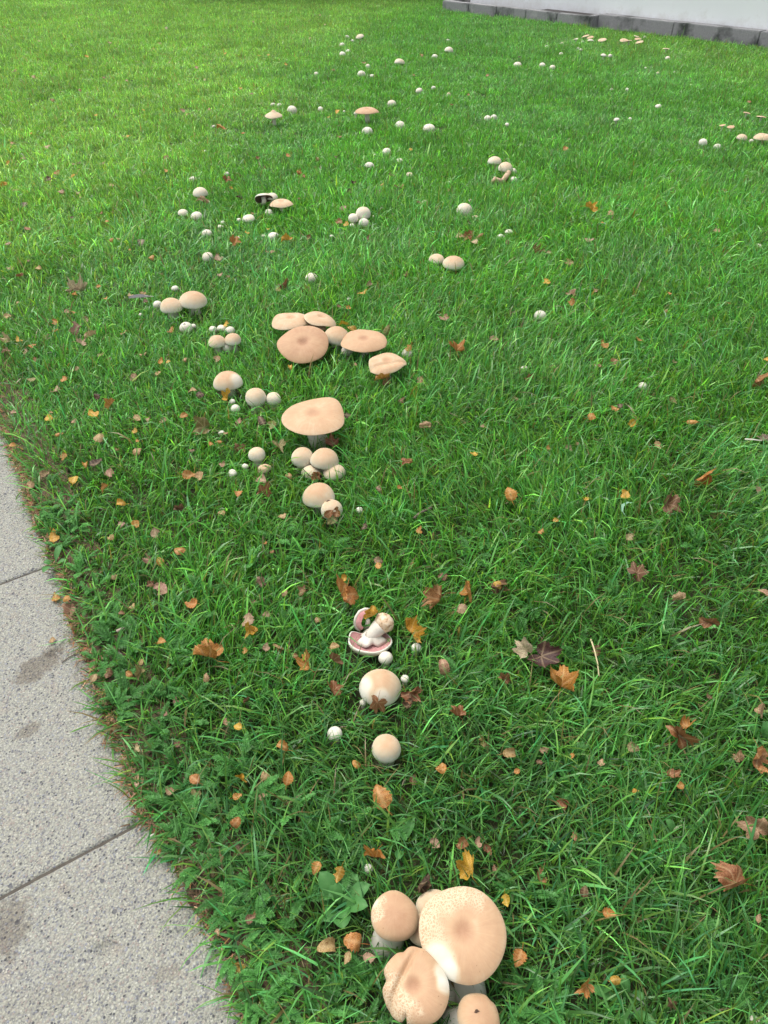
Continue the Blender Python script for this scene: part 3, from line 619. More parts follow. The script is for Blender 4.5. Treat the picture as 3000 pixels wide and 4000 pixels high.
# --- the overturned mushroom: cap lying on its crown, gills up, stem with ring and bulb in the air
def overturned():
    q, t = at(1438, 2492, .045); Rr = 174*t/2
    top = empty('overturned_mushroom', (q.x, q.y, -.010), 'uprooted mushroom lying upside down with pink gills and bulbous stem upward', 'mushroom')
    rot = Matrix.Rotation(R_(-13), 4, 'X') @ Matrix.Rotation(R_(6), 4, 'Y'); org = Matrix.Translation((0, 0, .010))
    outer = [(0, .0), (.2, .005), (.45, .05), (.68, .15), (.85, .29), (.96, .43), (1, .55), (.992, .61), (.965, .63), (.93, .62)]
    gills = [(.93, .62), (.89, .55), (.65, .43), (.40, .39), (.16, .39)]
    def sh(rho, TH, Z):
        d = np.angle(np.exp(1j*(TH-R_(118)))); cut = 1 - .42*np.exp(-(d/.50)**4)*sstep(.3, .9, rho)
        Rm = cut*(1+.03*np.cos(3*TH+1)+.02*np.cos(5*TH)); return rho*np.cos(TH)*Rm, rho*np.sin(TH)*Rm, Z*(1-.12*np.exp(-(d/.5)**4)) + .03*np.cos(2*TH+.5)*rho**2
    for nm, pr, mt in (('cap', refine(outer, 2), M['cap']), ('gills', gills, M['gill_pink'])):
        rho, TH, Z, F = lathe(pr, 56); X, Y, Zz = sh(rho, TH, Z)
        F = [tuple(reversed(f)) for f in F]
        k = np.linspace(0, 1, rho.shape[0])[:, None]*np.ones_like(rho)
        o = mesh_obj(nm, (np.stack([X, Y, Zz], -1).reshape(-1, 3)*Rr).tolist(), F, mt, top, attrs={'tone': (.42*sstep(.85, .1, k)).ravel(), 'ang': TH.ravel(), 'rho': k.ravel()})
        o.matrix_basis = org @ rot
    P = [(.0, .10, .30), (.04, .14, .50), (.14, .22, .74), (.32, .34, .96), (.54, .46, 1.16), (.66, .52, 1.28)]
    P = [Vector(p)*Rr for p in P]
    V, F = tube_vf(P[:5], [Rr*.29, Rr*.29, Rr*.31, Rr*.36, Rr*.40], 18); st = mesh_obj('stem', V, F, M['stem_tan'], top); st.matrix_basis = org @ rot
    st.data.materials.clear(); st.data.materials.append(M['stem'])
    V, F = tube_vf([P[3].lerp(P[4], .35), P[4], P[4].lerp(P[5], .6), P[5], P[5]+(P[5]-P[4])*.8, P[5]+(P[5]-P[4])*1.4, P[5]+(P[5]-P[4])*1.75], [Rr*.36, Rr*.45, Rr*.49, Rr*.48, Rr*.41, Rr*.28, Rr*.10], 18); b = mesh_obj('bulb', [v + v.normalized()*Rr*.05*(random.random()-.5) for v in V], F, M['bulb'], st)
    rp = [(.28, .04), (.34, .0), (.48, -.12), (.60, -.24), (.55, -.25), (.32, -.04)]
    rho, TH, Z, F = lathe(rp, 40); wv = 1+.18*np.cos(3*TH+.6)*(rho-.2)/.3+.08*np.cos(7*TH)*(rho-.2)/.3
    V = np.stack([rho*np.cos(TH)*wv+.06, rho*np.sin(TH)*wv+.14, Z+.04*np.cos(4*TH)*(rho-.2)/.3+.72], -1).reshape(-1, 3)*Rr
    mesh_obj('ring', V.tolist(), F, M['stem'], st)
    MUSH.append((q.x, q.y, Rr, 0, .05, q.x, q.y, 'o'))
    # broken piece of the rim, curled, leaning behind the stem
    q2, t2 = at(1428, 2412, .05); r2 = 40*t2
    fr = empty('cap_fragment', (q2.x, q2.y, -.010), 'curled broken piece of pink cap behind the overturned mushroom', 'mushroom')
    rho, TH, Z, F = lathe([(.55, .30), (.75, .22), (.92, .08), (1, -.08), (.96, -.14), (.9, -.12), (.7, .04), (.55, .20)], 18, R_(20), R_(200), False)
    V = np.stack([rho*np.cos(TH), rho*np.sin(TH), Z+.08*np.cos(3*TH)], -1).reshape(-1, 3)*r2*1.15
    o = mesh_obj('flesh', V.tolist(), F, M['gill_pink'], fr, attrs={'ang': (TH*.02).ravel()}); o.matrix_basis = Matrix.Translation((0, 0, .048)) @ Matrix.Rotation(R_(62), 4, 'X') @ Matrix.Rotation(R_(25), 4, 'Y') @ Matrix.Rotation(R_(40), 4, 'Z')
    V2, F2 = tube_vf([o.matrix_basis @ Vector(V[i].tolist()) for i in range(int(3*19), int(3*19)+19, 3)], [.004]*7, 8)
    mesh_obj('rim', V2, F2, M['stem'], fr)
    V3, F3 = tube_vf([(0, 0, .0), (.004, .002, .02), (.006, 0, .05)], [.008, .007, .005], 8); mesh_obj('stump', V3, F3, M['stem'], fr)
overturned()
def snapped():
    a, t = at(1988, 672, .06); b, _ = at(1962, 710, .022); c, _ = at(1936, 702, .045); d, _ = at(1920, 716, .02)
    top = empty('snapped_stalk', (b.x, b.y, -.010), 'snapped tan mushroom stalk bent like an elbow beside the cream dome', 'mushroom')
    o = Vector((b.x, b.y, -.010))
    r = 10*t
    V, F = tube_vf([b-o-Vector((0, 0, .02)), b-o, (b-o).lerp(a-o, .5), a-o], [r*1.0, r*1.05, r, r*.9], 12); mesh_obj('stem', V, F, M['stem_tan'], top)
    V, F = tube_vf([b-o, (b-o).lerp(c-o, .6), c-o, d-o], [r*.9, r*.9, r*1.3, r*.7], 12); mesh_obj('broken_end', V, F, M['stem_tan'], top)
    MUSH.append((b.x, b.y, .05, 0, .03, b.x, b.y, 'o'))
snapped()
# ------------------------------------------------------------------ fallen leaves
def maple_outline():
    half = [(0, .98), (4, .86), (8, .80), (11, .85), (15, .72), (20, .64), (25, .55), (30, .62), (36, .74), (40, .72), (45, .84), (49, .92), (53, .80), (58, .76), (62, .79), (67, .66), (74, .58), (80, .52), (87, .55), (94, .62), (99, .58), (105, .68), (110, .60), (118, .54), (128, .50), (142, .44), (158, .32), (172, .16), (180, .06)]
    pts = [(R_(a), r) for a, r in half] + [(R_(360-a), r) for a, r in reversed(half[1:-1])]
    return pts
LOBES = [R_(a) for a in (0, 50, -50, 107, -107)]
def build_maple(seed, curl, fold, crump):
    r = np.random.default_rng(seed); pts = maple_outline(); n = len(pts); rings = [0, .18, .36, .54, .70, .85, 1.0]
    V, vein, F = [], [], []
    kx, ky = curl*r.uniform(.5, 1.2)*r.choice([-1, 1]), curl*r.uniform(.3, 1.0)*r.choice([-1, 1]); fa = r.uniform(0, 6.28); ph = r.random(6)*6.28
    jit = 1 + r.uniform(-.10, .10, n); lob = {i: r.uniform(-.5, 1.0) for i in range(5)}
    def bend(x, k): return (math.sin(k*x)/k, (1-math.cos(k*x))/k) if abs(k) > 1e-3 else (x, 0)
    for ri, rr in enumerate(rings):
        for i, (a, rad) in enumerate(pts):
            ra = rad*jit[i]*rr; dl = [abs((a-l+math.pi) % (2*math.pi)-math.pi) for l in LOBES]; j = int(np.argmin(dl)); dm = dl[j]
            y, x = ra*math.cos(a), ra*math.sin(a)
            z = -.10*(1-min(dm/.3, 1))*rr*.35 + crump*(math.cos(3.1*x+ph[0])*math.cos(4.3*y+ph[1])*.10 + math.cos(8*x+ph[2]+5*y)*.035) + lob[j]*curl*.30*max(0, ra-.35)**1.5
            d = x*math.cos(fa)+y*math.sin(fa)
            if d > 0 and fold:                     # one side folded over
                ang = fold*min(d/.25, 1.0); nx = d*math.cos(ang); z += d*math.sin(ang); x += (nx-d)*math.cos(fa); y += (nx-d)*math.sin(fa)
            x2, z1 = bend(x, kx); y2, z2 = bend(y, ky); V.append((x2, y2, z+z1+z2)); vein.append(max(0, 1-dm*max(ra, .12)/.045) if rr > 0 else 1)
    for ri in range(len(rings)-1):
        for i in range(n): F.append((ri*n+i, ri*n+(i+1) % n, (ri+1)*n+(i+1) % n, (ri+1)*n+i))
    V = np.array(V); z0 = np.percentile(V[:, 2], 30); V[:, 2] -= z0
    s0 = V[0].copy(); st = [(s0[0], s0[1], s0[2]), (s0[0]+r.uniform(-.1, .1), s0[1]-.35, s0[2]+.03), (s0[0]+r.uniform(-.25, .25), s0[1]-.75, s0[2]-.02)]
    return V, F, vein, st
def build_birch(seed, curl, fold=0):
    r = np.random.default_rng(seed); V, vein, F = [], [], []; n, m = 15, 7; wid = r.uniform(.28, .42); pw = r.uniform(.60, .80); ex = r.uniform(.8, 1.15); torn = r.random() < .35; tc = r.uniform(.3, .8)
    k1, k2 = curl*r.uniform(.4, 1.2)*r.choice([-1, 1]), curl*r.uniform(.6, 1.5)*r.choice([-1, 1]); ph = r.random(3)*6.28
    def bend(x, k): return (math.sin(k*x)/k, (1-math.cos(k*x))/k) if abs(k) > 1e-3 else (x, 0)
    for i in range(n):
        s_ = i/(n-1); hw = wid*(math.sin(math.pi*min(1, s_**pw))**ex if 0 < s_ < 1 else 0)*(1+(.09 if i % 2 else -.07)) + .004
        for j in range(m):
            c = (j/(m-1)-.5)*2; x = c*hw*((.45 if c > 0 and abs(s_-tc) < .12 else 1) if torn else 1)*(1+.12*math.sin(i*2.7+ph[1]*(1 if c > 0 else 2))); y = s_-.5; z = .10*abs(c)*hw + .03*math.cos(9*y+ph[0]+3*c)
            x2, z1 = bend(x, k2); y2, z2 = bend(y, k1); V.append((x2, y2, z+z1+z2)); vein.append(max(0, 1-abs(c)*4) if abs(c) < .3 else (.5 if i % 3 == 0 else 0))
    for i in range(n-1):
        for j in range(m-1): a = i*m+j; F.append((a, a+1, a+m+1, a+m))
    V = np.array(V); V[:, 2] -= np.percentile(V[:, 2], 30); s0 = V[m//2]
    return V, F, vein, [tuple(s0), (s0[0]+.02, s0[1]-.15, s0[2]+.02), (s0[0]+r.uniform(-.1, .1), s0[1]-.34, s0[2])]
def leaf_meshes(builder, args):
    V, F, vein, st = builder(*args)
    o = mesh_obj('blade', V.tolist(), F, M['leaf'], attrs={'vein': vein}); me = o.data; bpy.data.objects.remove(o)
    sv, sf = tube_vf(st, [.016, .012, .012], 5); o = mesh_obj('stalk', sv, sf, M['leaf']); sme = o.data; bpy.data.objects.remove(o)
    return me, sme
LM = {'m': [leaf_meshes(build_maple, (i, 1.35, 1.5 if i % 2 else .8, 1.7)) for i in range(6)], 'c': [leaf_meshes(build_maple, (20+i, 2.1, 2.0, 1.6)) for i in range(7)],
      'b': [leaf_meshes(build_birch, (i, 1.3)) for i in range(8)], 'l': [leaf_meshes(build_birch, (30+i, 2.9)) for i in range(6)]}
LC = {'o': (.54, .26, .06), 'y': (.64, .40, .045), 'n': (.22, .115, .065), 'r': (.31, .145, .060), 'd': (.075, .042, .028), 't': (.50, .345, .18), 'p': (.42, .28, .185),
      'w': (.56, .46, .30), 'g': (.27, .25, .095), 'k': (.25, .21, .185)}
CN = {'o': 'orange', 'y': 'yellow', 'n': 'brown', 'r': 'rusty', 'd': 'dark brown', 't': 'tan', 'p': 'pinkish tan', 'w': 'pale cream', 'g': 'dull olive', 'k': 'greyish'}
LEAFD = []
def grass_h(x, y):
    x = np.asarray(x, float); y = np.asarray(y, float); u, v = uv_of(x, y); e = edge_v(u)
    h = .040 + .018*sstep(-.9, .5, x - (-.55+.10*y)) ; h = h*(.75+.5*noise2(x, y, 2.2, 40))
    far = sstep(3.5, 7.0, y); h = h*(1-far) + far*(.034+.010*noise2(x, y, 1.1, 41))
    return h*(.92+.08*sstep(0, .22, v-e))
def leaf(px, py, size, kind, c, label=None, z=None, tilt=None, yaw=None, on=None, var=None):
    rs = random.Random(int(px*31+py*17)); q, t = at(px, py, .03)
    u, v = uv_of(q.x, q.y); onpath = v < float(edge_v(u)) - .004
    if z is None: z = .006 if onpath else float(grass_h(q.x, q.y))*(.88 if q.y < 3 else 1.0)*(.68 if (label is None and c in 'gnpktr' and size < 60) else 1) + .005
    q, t = at(px, py, z); D = size*t
    me, sme = rs.choice(LM[kind]) if var is None else LM[kind][var]
    nm = 'maple_leaf' if kind in 'mc' else 'birch_leaf'
    spec = {'m': 1.55, 'c': 1.25, 'b': .95, 'l': .85}[kind]; s_ = D*1.12/spec
    s_ = max(min(s_, .085 if kind in 'mc' else .055), .012)
    D = s_*spec
    base = LC[c]; j = lambda a: max(.01, a*rs.uniform(.82, 1.18))
    f = rs.uniform(.85, 1.15); colr = (min(.85, base[0]*f), base[1]*f*rs.uniform(.88, 1.12), base[2]*f*rs.uniform(.8, 1.2), 1)
    if label is None:
        big = 'large' if D > .075 else 'small' if D > .030 else 'tiny'
        kd = {'m': 'maple leaf', 'c': 'crumpled maple leaf', 'b': 'birch leaf', 'l': 'curled birch leaf'}[kind]
        on_ = 'on the concrete ' if onpath else ''
        label = f'{big} {CN[c]} {kd} {on_}{where(q).split(",")[0] if onpath else where(q)}'
        label = fit(label)
    group = 'fallen maple leaves on the lawn' if kind in 'mc' else 'fallen birch leaves on the lawn'
    top = empty(nm, q, label, 'leaf', group)
    tl = rs.uniform(-5, 38) if tilt is None else tilt
    if onpath and tilt is None: tl = rs.uniform(-2, 5)
    rot = Matrix.Rotation(R_(tl), 4, 'X') @ Matrix.Rotation(R_(rs.uniform(-22, 22) if not onpath else rs.uniform(-4, 4)), 4, 'Y') @ Matrix.Rotation(R_(yaw) if yaw is not None else rs.uniform(0, 6.28), 4, 'Z') @ Matrix.Scale(s_, 4)
    bl = bpy.data.objects.new('blade', me); sk = bpy.data.objects.new('stalk', sme)
    for o in (bl, sk): COL.objects.link(o); o.parent = top; o.matrix_basis = rot
    bl.color = colr; sk.color = (min(.8, colr[0]*1.15), colr[1]*1.1, colr[2], 1)
    if onpath: top.location.z = .0065
    LEAFD.append((q.x, q.y, D*.5, z)); return top

# --- leaves with a look of their own
NAMED = [
 (823, 2562, 118, 'c', 'o', 'bright orange maple leaf with dark edges, folded, its stalk pointing at the mushrooms', dict(yaw=70, var=0)),
 (1344, 2327, 118, 'c', 'o', 'orange-brown drooping maple leaf with long pointed lobes near the overturned mushroom', dict(yaw=170, var=1)),
 (1717, 2336, 100, 'c', 'r', 'crumpled rusty maple leaf beside an upright orange one', dict(var=2)),
 (1835, 2318, 90, 'c', 'o', 'upright forked orange maple leaf between two crumpled leaves', dict(var=3)),
 (1808, 2381, 50, 'l', 'p', 'pinkish rolled leaf below the forked orange leaf', {}),
 (1937, 2278, 86, 'c', 'n', 'dark curled maple leaf with a yellow centre', dict(var=4)),
 (1944, 2286, 36, 'b', 'y', 'yellow leaf held inside the dark curled maple leaf', dict(z=.062)),
 (1612, 2474, 92, 'c', 'y', 'curled yellow-brown maple leaf to the lawn side of the overturned mushroom', dict(var=5)),
 (1205, 2595, 92, 'm', 'o', 'spread orange maple leaf with ribbed veins and hanging stalk', dict(yaw=20, var=1)),
 (1301, 2577, 66, 'c', 'n', 'brown crumpled maple leaf beside the ribbed orange leaf', {}),
 (1301, 2700, 80, 'm', 'r', 'rusty two-lobed maple leaf on the path side of the large white dome', dict(var=3)),
 (1476, 2742, 88, 'm', 'r', 'rusty maple leaf clinging to the foot of the large white dome', dict(z=.078, tilt=50, yaw=160, var=2)),
 (1603, 2706, 76, 'c', 'r', 'rusty folded leaf against the lawn flank of the large white dome', {}),
 (1597, 2748, 54, 'l', 'd', 'dark narrow leaf at the lawn flank of the large white dome', {}),
 (1732, 2604, 84, 'l', 'p', 'brown-pink long rolled leaf standing in the open grass', dict(yaw=10, tilt=35)),
 (2054, 2540, 92, 'm', 'w', 'pale yellow maple leaf lying over a dark brown one', dict(z=.066, yaw=40, var=0)),
 (2114, 2562, 150, 'm', 'd', 'large dark brown maple leaf under a pale yellow one', dict(var=4, z=.052)),
 (2193, 2676, 112, 'c', 'o', 'orange maple leaf folded into a V in the open lawn', dict(var=6, tilt=25)),
 (2654, 2875, 136, 'm', 'r', 'big rusty orange maple leaf lying open in the lawn', dict(yaw=-60, var=5)),
 (2680, 2838, 70, 'm', 'o', 'bright orange lobe of a leaf over the big rusty one', dict(z=.070, yaw=-30)),
 (2958, 2940, 110, 'm', 'r', 'rust-coloured maple leaf lying beside broad green weeds', dict(var=1)),
 (2874, 3452, 165, 'm', 'r', 'wet glossy brown-orange maple leaf with grass across it, in the open lawn', dict(yaw=80, var=3)),
 (2958, 3241, 118, 'm', 'p', 'pale brown maple leaf with pink upturned lobes', dict(yaw=20, tilt=30, var=2)),
 (2292, 3847, 80, 'm', 'o', 'salmon orange lobed leaf near small green weeds', dict(yaw=120, var=0)),
 (1464, 3343, 96, 'm', 'o', 'orange and yellow maple leaf roofing a tiny white egg mushroom', dict(z=.055, yaw=150, var=5)),
 (1838, 3398, 116, 'm', 'y', 'yellow-tan maple leaf just behind the largest tan cap', dict(yaw=15, var=1)),
 (1642, 3458, 74, 'c', 'd', 'dark brown curled leaf touching the back of the largest tan cap', {}),
 (1377, 3678, 84, 'l', 'o', 'orange curled leaf with a black underside near the front cluster', dict(yaw=80)),
 (1277, 3702, 86, 'l', 't', 'tan rolled leaf on the path side of the black-bellied curled leaf', dict(yaw=100)),
 (1356, 3744, 44, 'b', 't', 'tan rounded leaf below the black-bellied curled leaf', {}),
 (1443, 3741, 48, 'b', 'p', 'pinkish brown leaf at the side of the creased cap', {}),
 (1488, 3108, 100, 'l', 'o', 'long orange corkscrew leaf above the front cluster', dict(yaw=25, tilt=20)),
 (1322, 3416, 58, 'b', 'y', 'golden yellow birch leaf above the plantain rosette', dict(yaw=160, tilt=25)),
 (1235, 3392, 48, 'b', 'o', 'orange birch leaf beside the golden yellow one', dict(tilt=25)),
 (1976, 3517, 44, 'b', 'y', 'yellow birch leaf at the lawn side of the largest tan cap', dict(tilt=20)),
 (937, 3796, 62, 'b', 'y', 'square torn golden leaf on the edge of the path', dict(z=.014)),
 (280, 2381, 70, 'm', 'p', 'pinkish maple leaf lying where path meets lawn', dict(z=.012)),
 (976, 2456, 64, 'm', 'y', 'bright lemon yellow maple leaf under a brown birch leaf', {}),
 (964, 2426, 62, 'b', 'p', 'brown-pink birch leaf over a lemon yellow maple leaf', dict(z=.056)),
 (1461, 2396, 66, 'c', 'y', 'deep yellow leaf lodged inside the overturned mushroom', dict(z=.075, tilt=50)),
 (1301, 1735, 66, 'm', 'r', 'red-brown maple leaf tucked beside the stem of the widest parasol cap', dict(z=.05)),
 (1226, 1856, 44, 'c', 'r', 'torn orange-brown leaf stuck on the low cream mushroom', dict(z=.062)),
 (1284, 2006, 38, 'b', 'r', 'dark orange leaf scrap on the front of the soil-holed mushroom', dict(z=.058, tilt=60)),
 (1316, 1998, 40, 'b', 'r', 'rusty leaf scrap on the lawn side of the soil-holed mushroom', dict(z=.060, tilt=60)),
 (1295, 2030, 44, 'b', 'g', 'yellow-green leaf at the foot of the soil-holed mushroom', dict(z=.04, tilt=40)),
 (1494, 1476, 74, 'm', 'o', 'bright orange maple leaf below the folded cream pink cap', dict(z=.055, tilt=40, yaw=180)),
 (1512, 1500, 40, 'c', 'n', 'brown withered end of leaf below the bright orange maple leaf', {}),
 (1594, 1361, 32, 'b', 'o', 'orange leaf scrap on top of a white button', dict(z=.062)),
 (1512, 1289, 64, 'l', 'g', 'yellow-green leaf standing upright behind the creased pinkish cap', dict(tilt=60, yaw=-20)),
 (1338, 1265, 46, 'm', 'y', 'yellow maple leaf behind the pink domed cap', {}),
 (1374, 1286, 38, 'b', 'y', 'yellow leaf between the pink dome and the creased cap', {}),
 (889, 1551, 56, 'm', 'y', 'torn golden leaf under the cream dome with a white flank', dict(tilt=35, z=.045)),
 (353, 1310, 62, 'm', 'w', 'pale cream maple leaf beside a pinkish crumpled one', {}),
 (310, 1286, 58, 'c', 'p', 'pinkish crumpled maple leaf beside a pale cream one', {}),
 (295, 1130, 74, 'c', 'w', 'pale winged maple leaf alone near the lighter grass', {}),
 (787, 781, 58, 'm', 'p', 'pinkish leaf leaning on the white domed mushroom', dict(tilt=30)),
 (913, 948, 54, 'm', 'o', 'bright orange maple leaf with a pale stalk beside white buttons', dict(tilt=30)),
 (1124, 939, 48, 'c', 'y', 'upright yellow and orange maple leaf beside a white button', dict(tilt=30)),
 (2298, 810, 64, 'm', 'y', 'yellow-orange maple leaf alone in the bluish open lawn', dict(tilt=25)),
 (799, 1672, 88, 'm', 'g', 'large dull olive-tan maple leaf sunk in grass', {}),
 (2603, 1970, 106, 'm', 'n', 'large brown maple leaf beside a pale twisted grass blade', dict(tilt=25)),
 (2437, 1933, 42, 'b', 'y', 'round golden birch leaf above a pale twisted grass blade', dict(tilt=25)),
 (2756, 1856, 80, 'c', 'o', 'orange-brown torn maple leaf in the open lawn', dict(tilt=25)),
 (1992, 1928, 58, 'b', 'o', 'bright orange birch leaf alone in the middle of the lawn', dict(tilt=25)),
 (2485, 2239, 88, 'm', 'n', 'tent-shaped brown maple leaf in the open lawn', dict(tilt=30)),
 (1666, 1669, 58, 'm', 'p', 'greyish pink maple leaf on open grass beside the widest parasol cap', dict(tilt=25)),
]
for (x, y, sz, kd, c, lb, kw) in NAMED: leaf(x, y, sz, kd, c, lb, **kw)
